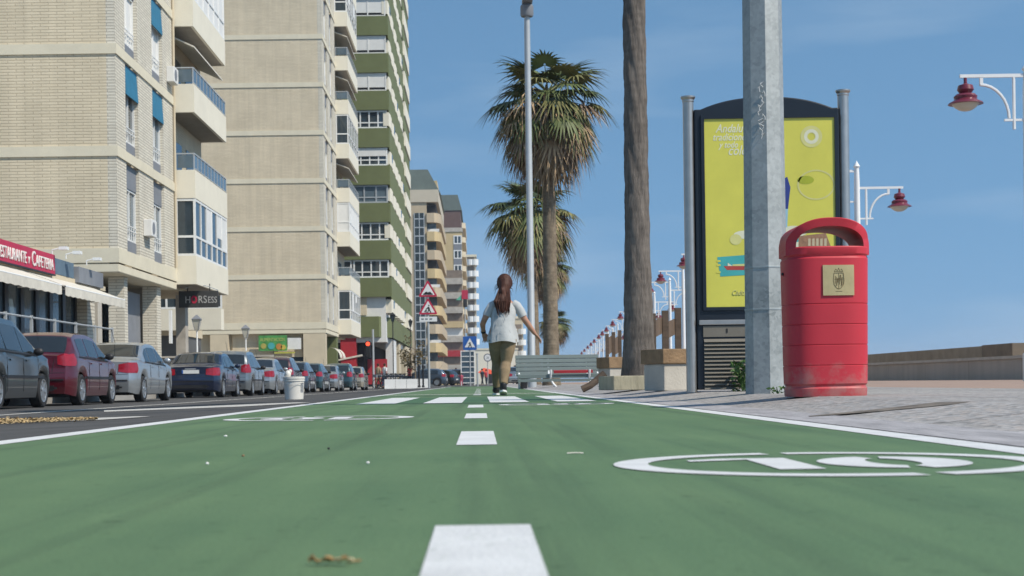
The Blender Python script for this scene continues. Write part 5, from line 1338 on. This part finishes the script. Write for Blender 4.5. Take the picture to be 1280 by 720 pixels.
for py, kind in ((364, 'hump'), (386, 'kids')):
    z = sz(py); r = .46
    q = plate('warning_triangle', rounded(tri(r), .09), z, -.07, M['sign_red'], sp, .02); plate('face', rounded(tri(r*.70), .04), z, -.074, M['sign_white'], q, .003)
    if kind == 'hump': plate('symbol', [(-.2, -.15), (.2, -.15), (.2, -.11), (.15, -.09), (.10, -.03), (.04, -.03), (.0, -.06), (-.04, -.03), (-.10, -.03), (-.15, -.09), (-.2, -.11)], z, -.077, M['signblack'], q, .002)
    else:
        plate('symbol', [(-.02, .06), (.03, .09), (.06, .04), (.08, -.06), (.13, -.15), (.08, -.16), (.04, -.08), (0, -.16), (-.05, -.16), (0, -.06), (-.01, 0), (-.08, -.03), (-.09, -.0)], z, -.077, M['signblack'], q, .002)
        plate('symbol', [(-.09, -.02), (-.06, -.01), (-.05, -.08), (-.07, -.16), (-.11, -.16), (-.11, -.09), (-.15, -.15), (-.17, -.13), (-.12, -.06)], z-.0, -.0775, M['signblack'], q, .002); plate('symbol', [(.03+.03*cos(a), .13+.03*sin(a)) for a in [2*pi*k/10 for k in range(10)]], z, -.077, M['signblack'], q, .002)
q = plate('sub_plate', [(-.36, -.10), (.36, -.10), (.36, .10), (-.36, .10)], sz(399), -.07, M['sign_white'], sp, .02)
for k, x in enumerate((-.24, -.08, .1)): plate('plate_mark', [(x-.05, -.03), (x+.06, -.03), (x+.06, .035), (x-.05, .035)], sz(399), -.073, M['grey_panel'], q, .002)
c = MB(); c.box(-.06, .06, -.05, .0, sz(366), sz(362)); c.box(-.06, .06, -.05, .0, sz(388), sz(384)); obj('clamp', c, M['metal'], sp)
XD = 100.0
xp = thing('crossing_sign', 'square blue pedestrian crossing sign on a thin post left of the woman', 'traffic sign', (W(588, 480, XD).x, XD, -.03))
z = W(588, 429, XD).z+.03; c = MB(); c.lathe([(.04, 0), (.04, z+.3)], 10); obj('post', c, M['greypaint'], xp)
q = plate('sign_face', rounded([(-.45, -.45), (.45, -.45), (.45, .45), (-.45, .45)], .05), z, -.07, M['sign_blue'], xp, .02); q2 = plate('triangle', tri(.40), z-.07, -.074, M['sign_white'], q, .003)
plate('symbol', [(-.01, .12), (.05, .1), (.06, -.02), (.14, -.24), (.08, -.24), (.02, -.08), (-.08, -.24), (-.14, -.24), (-.03, -.02), (-.05, .05), (-.1, 0), (-.12, .02)], z-.05, -.077, M['signblack'], q2, .002)
rp = thing('round_sign', 'small round speed sign on the cream wall left of the woman', 'traffic sign', (W(610, 480, 110).x, 110, -.03))
z = W(610, 447, 110).z+.03; c = MB(); c.lathe([(.03, 0), (.03, z+.2)], 8); obj('post', c, M['greypaint'], rp)
q = plate('sign_ring', [(.30*cos(2*pi*k/24), .30*sin(2*pi*k/24)) for k in range(24)], z, -.06, M['grey_panel'], rp, .02); q2 = plate('sign_face', [(.22*cos(2*pi*k/24), .22*sin(2*pi*k/24)) for k in range(24)], z, -.063, M['sign_white'], q, .002)
face_text('30', .24, q, 0, z-.085, -.066, M['grey_panel'], .9, 'CENTER')
# thin pole right of the crossing sign, with board lattice
tp = thing('sign_pole', 'thin grey pole between the crossing sign and the round sign', 'pole', (W(597, 480, 82).x, 82, -.03)); c = MB(); c.lathe([(.05, 0), (.045, 1.7), (.06, 1.72), (.06, 1.8), (.0, 1.84)], 10); obj('post', c, M['greypaint'], tp)
ks = thing('info_column', 'blue grey glazed information column under the crossing sign', 'kiosk', (W(585, 480, 135).x, 135, -.03))
c = MB()
for x in (-.62, .56): c.box(x, x+.08, -.3, .3, 0, 3.1)
for k in range(7): c.box(-.54, .56, -.3, .3, .2+k*.47, .27+k*.47)
obj('frame', c, M['white'], ks); obj('pane', cuboid(-.54, .56, -.05, .05, .1, 3.0), M['glass_blue'], ks)
# traffic light by the parked row
tf = thing('traffic_light', 'grey traffic light pole with a lit red lamp beyond the parked cars', 'traffic light', (W(467, 480, 118).x, 118, -.15))
c = MB(); c.lathe([(.09, 0), (.08, 4.6)], 12); obj('post', c, M['greypaint'], tf)
z = W(461, 431, 118).z; c = MB(); c.box(-.58, -.20, -.14, .12, z-.85, z+.45); obj('housing', c, M['black'], tf, bevel=.03)
em = bpy.data.materials.new('red_signal'); em.use_nodes = True; eb = em.node_tree.nodes['Principled BSDF']; eb.inputs['Base Color'].default_value = (.6, .05, .02, 1); eb.inputs['Emission Color'].default_value = (1, .08, .03, 1); eb.inputs['Emission Strength'].default_value = 1.6
for k, m in enumerate((em, M['black'], M['black'])):
    c = MB(); c.prism([(-.39+.16*cos(2*pi*q/16), z+.22-k*.42+.16*sin(2*pi*q/16)) for q in range(16)], -.17, -.141); obj('lens', c, m, tf)
# hanging pharmacy style signs on the ochre tower
ph = thing('hanging_sign', 'red hanging sign with a small green flag on the far white tower corner', 'sign', (W(581, 372, 340).x, 340, 0))
zz = W(581, 375, 340).z
c = MB(); c.tube([(0, 0, 0), (0, 0, zz+2.4)], .12, 6); obj('post', c, M['greypaint'], ph)
obj('red_sign', MB().box(-.7, .7, -.2, .1, zz+.2, zz+2.2), M['sign_red'], ph); obj('dark_box', MB().box(-.4, .5, -.2, .1, zz-1.6, zz+.19), M['black'], ph)
obj('flag', MB().prism([(-2.0, zz), (-.71, zz), (-.71, zz+1.2)], -.05, .05), mat('flag_green', (.1, .45, .3), .7, .1, 3), ph)
# ------------------------------------------------------------------ lanterns
def lantern(lab, px, py_top, d, m, h=None):
    x = W(px, 480, d).x; zt = W(px, py_top, d).z+.1; t = thing('street_lantern', lab, 'street lamp', (x, d, -.1), 0, 'lanterns on the left sidewalk')
    p = MB(); p.lathe([(.10, 0), (.10, .6), (.045, .7), (.04, zt-.75), (.08, zt-.72), (.03, zt-.68)], 10); obj('post', p, M['lampwhite'] if m != 'black' else M['black'], t, smooth=30)
    g_ = MB(); g_.rings([[(r*cos(pi/4+pi/2*i), r*sin(pi/4+pi/2*i), z) for i in range(4)] for r, z in ((.12, zt-.68), (.28, zt-.15))]); o = obj('lantern_glass', g_, M['diffuser'] if m != 'black' else M['glass'], t)
    c = MB(); c.rings([[(r*cos(pi/4+pi/2*i), r*sin(pi/4+pi/2*i), z) for i in range(4)] for r, z in ((.33, zt-.149), (.33, zt-.11), (.12, zt+.04), (.05, zt+.1))])
    for i in range(4):
        a = pi/4+pi/2*i; c.tube([(.125*cos(a), .125*sin(a), zt-.68), (.285*cos(a), .285*sin(a), zt-.15)], .018, 5)
    obj('lantern_cap', c, M['grey_panel'] if m != 'black' else M['black'], t)
lantern('lantern on white post under the lower bay between the tan blocks', 247, 396, 78, 'w'); lantern('white lantern post beside the green grocery sign', 308, 408, 92, 'w')
lantern('black lantern high in front of the green tower corner', 492, 392, 126, 'black'); lantern('farther black lantern against the green tower street side', 514, 400, 158, 'black')
# small street tree
st_ = thing('street_tree', 'small sparse street tree with brown leaves below the warning signs', 'tree', (W(519, 482, 105).x, 105, -.1)); rn = random.Random(3); tk = MB(); fo = MB()
tk.tube([(0, 0, 0), (.03, 0, 1.2), (-.02, 0, 2.0), (.1, 0, 3.3)], [.06, .05, .045, .02], 6)
for k in range(16):
    a = rn.random()*2*pi; z0 = rn.uniform(.9, 2.8); l = rn.uniform(.5, 1.1); e = Vector((cos(a)*l, sin(a)*l, z0+rn.uniform(.2, .9))); tk.tube([(0, 0, z0), (e.x*.5, e.y*.5, z0+.2), tuple(e)], [.025, .018, .008], 4)
    for j in range(34):
        p = Vector((e.x*rn.uniform(.3, 1.15), e.y*rn.uniform(.3, 1.15), e.z+rn.uniform(-.35, .25)-.1)); ax = Vector((rn.uniform(-1, 1), rn.uniform(-1, 1), rn.uniform(-1, 1))).normalized(); s2 = ax.cross(Vector((rn.uniform(-1, 1), rn.uniform(-1, 1), .3))).normalized(); fo.add([p-ax*.09, p+s2*.05, p+ax*.09, p-s2*.05], [(0, 1, 2, 3)])
obj('trunk', tk, M['bark'], st_); obj('crown', fo, mat('brown_leaves', (.13, .10, .045), .8, .45, 2), st_)
# ------------------------------------------------------------------ bikes in a rack behind a white barrier
def make_bike():
    t = thing('bicycle', 'x', 'bicycle', (0, 0, 0), 0, 'bicycles in the rack beyond the parked cars')
    for y in (-.52, .52):
        wv = MB(); n = 20; wv.rings([[(.02*cos(b_), y+(.33+.02*sin(b_))*cos(2*pi*i/n), .34+(.33+.02*sin(b_))*sin(2*pi*i/n)) for b_ in [pi/3*q for q in range(6)]] for i in range(n+1)], cap=False)
        for i in range(6): a = pi*i/6; wv.tube([(0, y-.32*cos(a), .34-.32*sin(a)), (0, y+.32*cos(a), .34+.32*sin(a))], .005, 4)
        obj('wheel', wv, M['rubber'], t)
    f = MB(); P = dict(r=(0, -.52, .34), bb=(0, -.08, .32), s=(0, -.22, .82), h=(0, .38, .86), f=(0, .52, .34))
    for a, c in (('r', 'bb'), ('bb', 's'), ('r', 's'), ('bb', 'h'), ('s', 'h'), ('h', 'f')): f.tube([P[a], P[c]], .022, 6)
    f.tube([P['s'], (0, -.25, .95)], .016, 6); f.tube([P['h'], (0, .36, 1.02)], .018, 6); obj('frame', f, M['navyframe'], t)
    s_ = MB(); s_.sphere((0, -.27, .97), .07, 8, 6, sc=(1, 2, .5)); obj('saddle', s_, M['black'], t)
    h = MB(); h.tube([(-.3, .25, 1.03), (-.2, .36, 1.04), (.2, .36, 1.04), (.3, .25, 1.03)], .018, 6); obj('handlebar', h, M['black'], t)
    b_ = MB(); b_.box(-.17, .17, .42, .72, .78, .98); obj('basket', b_, M['grey_panel'], t); return t
bk0 = make_bike()
for k in range(7):
    b_ = bk0 if k == 0 else dup(bk0); d = 101+.5*k; b_.location = (W(479+5.6*k, 480, d).x, d, -.14); b_.rotation_euler = (0, 0, radians(62+(k*13) % 9))
    b_['label'] = 'dark bicycle standing in the row behind the low white barrier'
wbx = thing('white_barrier', 'low white barrier in front of the row of bicycles', 'barrier', (W(500, 480, 99).x, 99, -.12))
for k in range(4): obj('barrier_panel', MB().prismx([(-.15, 0), (.15, 0), (.10, .25), (.05, .62), (-.05, .62), (-.10, .25)], -1.0+k*.72, -.30+k*.72), M['white'], wbx)
for px, d in ((524, 96), (529, 97)):
    bo = thing('bollard', 'black iron bollard left of the warning sign post', 'bollard', (W(px, 480, d).x, d, -.06), 0, 'black bollards at the kerb'); c = MB(); c.lathe([(.09, 0), (.09, .1), (.06, .14), (.06, 1.3), (.08, 1.33), (.08, 1.38), (.05, 1.46), (0, 1.5)], 10); obj('shaft', c, M['black'], bo)
# red market canopy
rc = thing('market_canopy', 'red orange market canopy on poles beyond the end of the lane', 'canopy', (W(610, 480, 190).x, 190, -.03))
c = MB(); c.rings([[(-1.3, -1, 1.5), (1.3, -1, 1.2), (1.3, 1, 1.2), (-1.3, 1, 1.5)], [(-.5, -.1, 2.1), (.3, -.1, 1.9), (.3, .1, 1.9), (-.5, .1, 2.1)]]); obj('canvas', c, mat('red_canvas', (.55, .07, .03), .8, .15, 2), rc)
c = MB()
for x, y, z in ((-1.2, -.9, 1.5), (1.2, -.9, 1.2), (1.2, .9, 1.2), (-1.2, .9, 1.5)): c.tube([(x, y, 0), (x, y, z)], .03, 5)
obj('pole', c, M['greypaint'], rc)
# ------------------------------------------------------------------ people
skin = mat('skin', (.42, .225, .15), .55, .12, 12); hairm = mat('brown_hair', (.062, .023, .014), .6, .6, 40, stretch=(1, 1, .15), spec=.3, bump=.4, bscale=60)
def shirt_mat():
    m = mat('pale_grey_tshirt', (.42, .435, .435), .9, .08, 9, bump=.5, bscale=11); return m
PD_ = 19.8
def pl_(px, py): return ((px-628)/96, (493.5-py)/96)
per = thing('person', 'woman seen from behind with ponytail, pale grey shirt and khaki leggings striding along the green lane', 'person', (W(628, 490, PD_).x, PD_, .0))
per['label'] = 'woman from behind with long ponytail, grey shirt and khaki leggings walking along the lane'
bm_ = MB()
def limb(pts, rad, n=12): bm_.tube(pts, rad, n)
# torso, neck, head
limb([(.01, -.01, .70), (.01, .0, .82), (.015, .03, .95), (.03, .06, 1.10), (.045, .085, 1.20), (.05, .11, 1.27)], [(.155, .12), (.17, .125), (.13, .10), (.155, .105), (.14, .08), (.06, .055)], 16)
limb([(.05, .11, 1.24), (.05, .15, 1.36)], [.05, .05]); bm_.sphere((.052, .175, 1.45), .10, 16, 12, sc=(.80, .98, 1.12))
bm_.sphere((.052, .285, 1.435), .02, 8, 6, sc=(.7, .9, 1.2))                                       # nose
for s_ in (1, -1): bm_.sphere((.052+s_*.082, .17, 1.435), .025, 8, 6, sc=(.5, .8, 1.2))             # ears
# legs: left planted ahead, right trailing with heel lifted
Lh, Lk, La = (-.07, .01, .74), (-.065, .13, .42), (-.075, .22, .09); Rh, Rk, Ra = (.095, -.01, .74), (.05, -.02, .42), (.01, -.19, .13)
limb([Lh, (-.07, .07, .58), Lk, (-.07, .15, .30), La], [.10, .088, .056, .060, .036]); limb([Rh, (.07, -.02, .58), Rk, (.03, -.10, .31), Ra], [.10, .088, .055, .058, .034])
limb([La, (-.075, .24, .05), (-.085, .34, .03)], [.036, .036, .025]); limb([Ra, (.01, -.17, .075), (.012, -.08, .045)], [.036, .036, .025])
# arms
limb([(-.095, .08, 1.19), (-.15, .06, 1.13), (-.215, .05, 1.0), (-.245, .10, .93), (-.235, .17, .83)], [.055, .052, .040, .038, .026])
limb([(.175, .08, 1.19), (.235, .06, 1.13), (.31, .05, .975), (.35, .07, .92), (.435, .10, .80)], [.055, .052, .041, .039, .027])
def hand(w_, fwd, side, r=.03):
    w_ = Vector(w_); fwd = Vector(fwd).normalized(); side = Vector(side).normalized(); nrm = fwd.cross(side).normalized()
    limb([w_, w_+fwd*.04, w_+fwd*.085], [(.024, .020), (.036, .017), (.036, .014)], 10)
    for k, l in enumerate((.065, .078, .073, .055)):
        b0 = w_+fwd*.08+side*(.027-.018*k); b1 = b0+fwd*l*.55-nrm*.008+side*(.010-.007*k); b2 = b0+fwd*l-nrm*.026+side*(.014-.01*k); limb([b0, b1, b2], [.0095, .0088, .0075], 8)
    t0 = w_+fwd*.03+side*.026; limb([t0, t0+fwd*.03+side*.028, t0+fwd*.058+side*.036-nrm*.008], [.0115, .0105, .008], 8)
hand((-.235, .17, .83), (.25, .35, -.9), (.6, .6, .3)); hand((.435, .10, .80), (.62, .22, -.7), (-.3, .9, 0))
me = remesh(bm_, 'body', .0065, 3); bo = obj('body', me, skin, per)
# face, seen only from the front
e = MB()
for s_ in (1, -1): e.sphere((.052+s_*.032, .262, 1.462), .011, 8, 6)
obj('eyes', e, M['sign_white'], bo); e = MB(); e.tube([(.03, .262, 1.395), (.052, .27, 1.392), (.074, .262, 1.395)], .007, 6); obj('mouth', e, mat('lips', (.35, .1, .09), .5, .1, 9), bo)
# shirt: lofted torso with sleeves, loose hem
sh = MB(); n = 32
def ring(c, rx, ry, ph, amp): return [(c[0]+(rx+amp*sin(5*a+ph)+amp*.6*sin(9*a-ph))*cos(a), c[1]+(ry+amp*sin(4*a+ph))*sin(a), c[2]+amp*.8*sin(3*a+ph)) for a in [2*pi*i/n for i in range(n)]]
rs = [ring((.015, -.01, .69), .194, .16, 0, .016), ring((.015, 0, .80), .182, .148, .5, .012), ring((.015, .02, .92), .155, .13, 1.1, .006), ring((.028, .05, 1.05), .165, .128, 1.7, .004), ring((.04, .075, 1.14), .160, .115, 2, .003), ring((.045, .085, 1.20), .125, .092, 2, 0), ring((.048, .10, 1.245), .075, .068, 2, 0)]
inn = [ring((.015, -.01, .692), .186, .152, 0, .016), ring((.015, 0, .85), .15, .125, 0, 0)]
sh.rings(list(reversed(inn))+rs, cap=False)
for pts in ([(-.07, .08, 1.19), (-.115, .07, 1.165), (-.165, .058, 1.09), (-.188, .055, 1.035)], [(.155, .08, 1.19), (.20, .07, 1.165), (.252, .058, 1.09), (.283, .055, 1.02)]): sh.tube(pts, [.062, .064, .060, .060], 14)
tsm = shirt_mat(); so_ = obj('shirt', sh, tsm, per, smooth=70)
pr = MB(); rn = random.Random(8)
prn = mat('shirt_print', (.30, .33, .35), .9, .2, 20)
for k in range(12):     # faded print and creases on the back
    x0 = rn.uniform(-.10, .13); z0 = rn.uniform(.80, 1.08); yb = lambda x, z: interp([(.735, -.01), (.92, .02), (1.05, .05), (1.15, .075)], z)-interp([(.735, .15), (.92, .13), (1.05, .128), (1.15, .115)], z)*sqrt(max(.05, 1-((x-.02)/.178)**2))-.005
    pr = MB(); pts = [(x0, z0), (x0+rn.uniform(-.02, .02), z0-.03), (x0+rn.uniform(-.03, .03), z0-rn.uniform(.05, .08))]; pr.tube([(x, yb(x, z), z) for x, z in pts], [.0025, .004, .0025], 5); obj('print_mark', pr, prn, so_)

# leggings to mid calf... full length
lgm = mat('khaki_leggings', (.235, .17, .10), .85, .18, 10, bump=.12, bscale=25); lgg = MB()
lgg.tube([(.012, 0, .84), (.012, 0, .76), (.012, 0, .70)], [(.165, .128), (.172, .132), (.12, .12)], 18)
lgg.tube([Lh, (-.07, .07, .58), Lk, (-.07, .15, .30), (-.074, .20, .15), (-.075, .215, .11)], [.108, .096, .066, .070, .052, .050], 14); lgg.tube([Rh, (.07, -.02, .58), Rk, (.03, -.10, .31), (.016, -.16, .19), (.011, -.188, .140)], [.108, .096, .069, .075, .058, .052], 14)
obj('leggings', remesh(lgg, 'leggings', .010, 3), lgm, per)
def shoe(an, heel, toe, nm):
    s_ = MB(); a, h, t_ = Vector(an), Vector(heel), Vector(toe); up = Vector((0, 0, 1))
    u = MB(); u.tube([tuple(a+up*.03), tuple(a), tuple(a-up*.03)], [.045, .046, .045], 12); u.tube([tuple(h), tuple(h*.6+t_*.4+up*.012), tuple(t_)], [(.042, .042), (.050, .040), (.040, .026)], 12)
    o = obj('shoe', remesh(u, 'shoe', .008, 3), M['black'], per)
    d_ = (t_-h).normalized(); dn = d_.cross(Vector((1, 0, 0))).normalized(); dn = -dn if dn.z > 0 else dn
    so2 = MB(); sd_ = Vector((1, 0, 0)); rws = []
    for k in range(9):
        u_ = k/8; c = h+d_*((t_-h).length*(u_*1.25-.14))+dn*.036; ww = .046*(max(.02, 1-abs(u_*2-1)**3.5))**.5
        rws.append([tuple(c-sd_*ww), tuple(c+sd_*ww), tuple(c+sd_*ww+dn*.022), tuple(c-sd_*ww+dn*.022)])
    so2.rings(rws); obj('sole', so2, M['sign_white'], o)
shoe(La, (-.075, .19, .060), (-.088, .36, .052), 'l'); shoe((Ra[0], Ra[1]+.0, Ra[2]), (.008, -.225, .100), (.014, -.07, .052), 'r')
wt = MB(); wt.tube([(-.237, .158, .846), (-.2345, .172, .826)], [.0335, .0335], 14); obj('watch', wt, M['black'], per)
# hair: cap and long ponytail built from many strands
hr = MB(); hr.sphere((.052, .155, 1.475), .116, 20, 14, sc=(.90, .98, 1.05)); 
hr.tube([(.055, .07, 1.49), (.05, .03, 1.42), (.03, .0, 1.33), (.005, -.045, 1.23), (.01, -.06, 1.14), (.02, -.06, 1.06)], [.085, .078, .066, .064, .05, .016], 14)
hr.sphere((.05, .06, 1.455), .06, 10, 8)
rn = random.Random(12)
for k in range(22): hr.sphere((.028+rn.uniform(-.06, .06), -.03+rn.uniform(-.03, .04), 1.16+.26*rn.random()), rn.uniform(.022, .036), 8, 6, sc=(.8, .8, 1.5))
ho = obj('hair', remesh(hr, 'hair', .010, 2), hairm, per)
sr = MB(); rn = random.Random(5)
for k in range(70):
    a = rn.random()*2*pi; r = .052*sqrt(rn.random())+.012; ox, oy = r*cos(a), r*sin(a)*.7
    sr.tube([(.05+ox*.8, .055+oy*.7, 1.46+rn.uniform(-.03, .02)), (.03+ox*1.3, -.004+oy*1.2, 1.34), (.006+ox*1.6+.012*sin(k), -.05+oy*1.3, 1.22), (.018+ox*1.2+rn.uniform(-.02, .02), -.066+oy*1.0, 1.05+rn.uniform(-.05, .06))], [.008, .010, .009, .002], 4)
for k in range(60):
    a = rn.uniform(pi*1.05, pi*1.95); el = rn.uniform(.1, 1.2); p0 = Vector((.052+.10*cos(a)*cos(el), .155+.112*sin(a)*cos(el), 1.475+.123*sin(el))); sr.tube([tuple(p0), tuple(p0*.5+Vector((.05, .07, 1.47))*.5+Vector((0, -.018, .0))), (.05, .055, 1.465)], [.004, .006, .004], 4)
for k in range(46):   # loose wisps that break the outline
    a = rn.random()*2*pi; p0 = Vector((.05+.10*cos(a), .11+.04*rn.random(), 1.47+.11*sin(a))) if k % 2 else Vector((.02+rn.uniform(-.07, .07), -.04, 1.15+.22*rn.random()))
    e_ = p0+Vector((rn.uniform(-.05, .05), rn.uniform(-.05, .0), rn.uniform(-.10, .02))); sr.tube([tuple(p0), tuple((p0+e_)/2+Vector((rn.uniform(-.012, .012), 0, .012))), tuple(e_)], [.005, .004, .001], 4)
obj('strands', sr, hairm, ho)
bd = MB(); bd.tube([(.05, .062, 1.475), (.048, .045, 1.455)], [.042, .042], 12); obj('hair_tie', bd, M['maroon'], ho)
# distant people
def far_person(lab, px, d, h, top, leg, rz=0, seed=0):
    t = thing('person', lab, 'person', (W(px, 480, d).x, d, -.03), rz, None); k = h/1.7; b_ = MB(); rn = random.Random(seed); st = .12+.1*rn.random()
    def tb(p, r): b_.tube([tuple(Vector(q)*k) for q in p], [q*k if not isinstance(q, tuple) else (q[0]*k, q[1]*k) for q in r], 8)
    tb([(0, 0, .82), (0, 0, .95), (0, .02, 1.2), (0, .02, 1.4), (0, .02, 1.48)], [(.16, .11), (.15, .11), (.17, .11), (.18, .10), (.06, .06)]); tb([(0, .02, 1.45), (0, .03, 1.55)], [.05, .05]); b_.sphere((0, .03*k, 1.60*k), .105*k, 10, 8, sc=(.85, .95, 1.1))
    for s_ in (1, -1):
        tb([(s_*.09, 0, .85), (s_*.09, s_*st*.5, .46), (s_*.09, s_*st, .06)], [.09, .06, .04]); tb([(s_*.09, s_*st, .05), (s_*.09, s_*st+.16, .03)], [.04, .03]); tb([(s_*.18, .02, 1.38), (s_*.23, -s_*.06, 1.12), (s_*.22, -s_*.02, .88), (s_*.22, 0, .78)], [.05, .04, .032, .03])
    obj('body', remesh(b_, 'body', .025*k, 2), skin, t)
    c = MB(); o_ = b_; b2 = MB()
    b2.tube([tuple(Vector(q)*k) for q in ((0, 0, .84), (0, 0, .95), (0, .02, 1.2), (0, .02, 1.38), (0, .02, 1.46))], [(.18*k, .13*k), (.17*k, .13*k), (.19*k, .13*k), (.20*k, .12*k), (.08*k, .08*k)], 10)
    for s_ in (1, -1): b2.tube([tuple(Vector(q)*k) for q in ((s_*.17, .02, 1.40), (s_*.235, -s_*.05, 1.15))], [.068*k, .058*k], 8)
    obj('top', b2, top, t, smooth=60); b3 = MB()
    for s_ in (1, -1): b3.tube([tuple(Vector(q)*k) for q in ((s_*.085, 0, .92), (s_*.09, s_*st*.5, .46), (s_*.09, s_*st, .1))], [.11*k, .075*k, .055*k], 8)
    obj('trousers', b3, leg, t, smooth=60); hh = MB(); hh.sphere((0, .01*k, 1.63*k), .112*k, 10, 8, sc=(.9, .95, 1)); obj('hair', hh, hairm, t, smooth=60)
c_w = M['sign_white']; c_d = M['navyframe']; c_p = mat('pink_cloth', (.5, .1, .16), .9, .15, 5); c_b = mat('denim_cloth', (.05, .08, .15), .9, .15, 5); c_r = M['redpaint']; c_k = mat('tan_cloth', (.35, .25, .15), .9, .15, 5)
for a in (('far pedestrian in white top and dark trousers left of the crossing sign', 570, 150, 1.7, c_w, c_d), ('far child in pink top and pink trousers below the crossing sign', 577, 128, 1.05, c_p, c_p), ('far pedestrian in dark clothes by the red canopy', 603, 160, 1.7, c_d, c_d),
          ('far pedestrian in red top by the red canopy', 608, 175, 1.75, c_r, c_d), ('far pedestrian in dark red top right of the white bicycle barrier', 512, 112, 1.65, c_r, c_d), ('far pedestrian in tan clothes at the end of the parked row', 473, 103, 1.6, c_k, c_k),
          ('far pedestrian in white and blue between car and bicycles', 481, 110, 1.7, c_w, c_b), ('far pedestrian in denim blue right of the woman leg', 644, 135, 1.7, c_w, c_b), ('far pedestrian in red seen beside the palm trunk', 671, 120, 1.7, c_p, c_d)):
    far_person(*a, rz=random.uniform(-1, 1), seed=len(a[0]))
# ------------------------------------------------------------------ litter and leaves
rn = random.Random(21); lf = MB()
for k in range(2600):
    px = 135*rn.random()**1.25-14; py = 523.5+rn.gauss(0, 1)*(1.9-.010*px)
    p = G(px, py, -.05); z = road_z(p.x)+.003+abs(rn.gauss(0, .012))*(1-px/150 if px < 140 else .1)
    a = rn.random()*6.28; l = rn.uniform(.006, .02); u = Vector((cos(a), sin(a), rn.uniform(-.5, .5)))*l; v = Vector((-sin(a), cos(a), rn.uniform(-.5, .5)))*l*.5; c = Vector((p.x, p.y, z+.008))
    lf.add([c-u, c+v, c+u, c-v], [(0, 1, 2, 3)])
lt = obj('leaf_litter', lf, mat('dry_leaf_litter', (.42, .30, .15), .95, .5, 14)); tag(lt, 'strip of dry tan leaf litter on the road beside the lane', 'leaf litter', None, 'stuff')
dl = thing('dried_leaf', 'small curled dry leaf lying on the green lane near the camera', 'leaf', (G(412, 707).x, G(412, 707).y, .001)); c = MB(); n = 10
c.rings([[(-.019+.038*k/n, .006*sin(pi*k/n)*q+.001*sin(k*3), .0015+.004*abs(q)*(1+.6*sin(k*1.7))+.001*sin(k*2.3)) for q in (-1, -.4, .2, .7, 1.1)] for k in range(n+1)], cap=False, closed=False); c.tube([(.015, 0, .002), (.028, .002, .003)], .0012, 5); obj('leaf_blade', c, mat('dry_leaf', (.30, .19, .08), .9, .5, 90), dl)
c = MB(); c.rings([[(.004+.018*k/6, -.003+.004*sin(pi*k/6)*q, .003+.003*abs(q)) for q in (-1, 0, 1)] for k in range(7)], cap=False, closed=False); obj('leaf_tip', c, mat('pale_leaf', (.6, .48, .3), .9, .2, 60), dl)
for k, (px, py, lab, m) in enumerate(((282, 546, 'pale crumb of litter on the lane below the left speed roundel', 'letter'), (411, 562, 'dark crumb of litter on the lane left of the dashes', 'black'), (259, 581, 'pale crumb of litter on the lane at far left', 'letter'), (460, 580, 'pale crumb of litter on the lane between leaf and dashes', 'letter'), (719, 568, 'thin pale straw lying left of the right speed roundel', 'awning'), (304, 571, 'dark speck of litter on the left half of the lane', 'oldwood'))):
    p = G(px, py); c = MB(); s_ = .0032; rr_ = random.Random(k)
    if k == 4: c.tube([(-.018, 0, .002), (0, .002, .003), (.018, .0, .002)], .0018, 5)
    else: c.rings([[(s_*r*cos(a)*(1.6 if k == 0 else 1)*rr_.uniform(.7, 1.2), s_*r*sin(a)*rr_.uniform(.7, 1.2), z) for a in [2*pi*i/7 for i in range(7)]] for r, z in ((.8, 0), (1.2, .002), (.6, .005))])
    o = obj('litter_crumb', c, M[m], loc=(p.x, p.y, .0005)); tag(o, lab, 'litter', 'crumbs of litter on the bike lane')
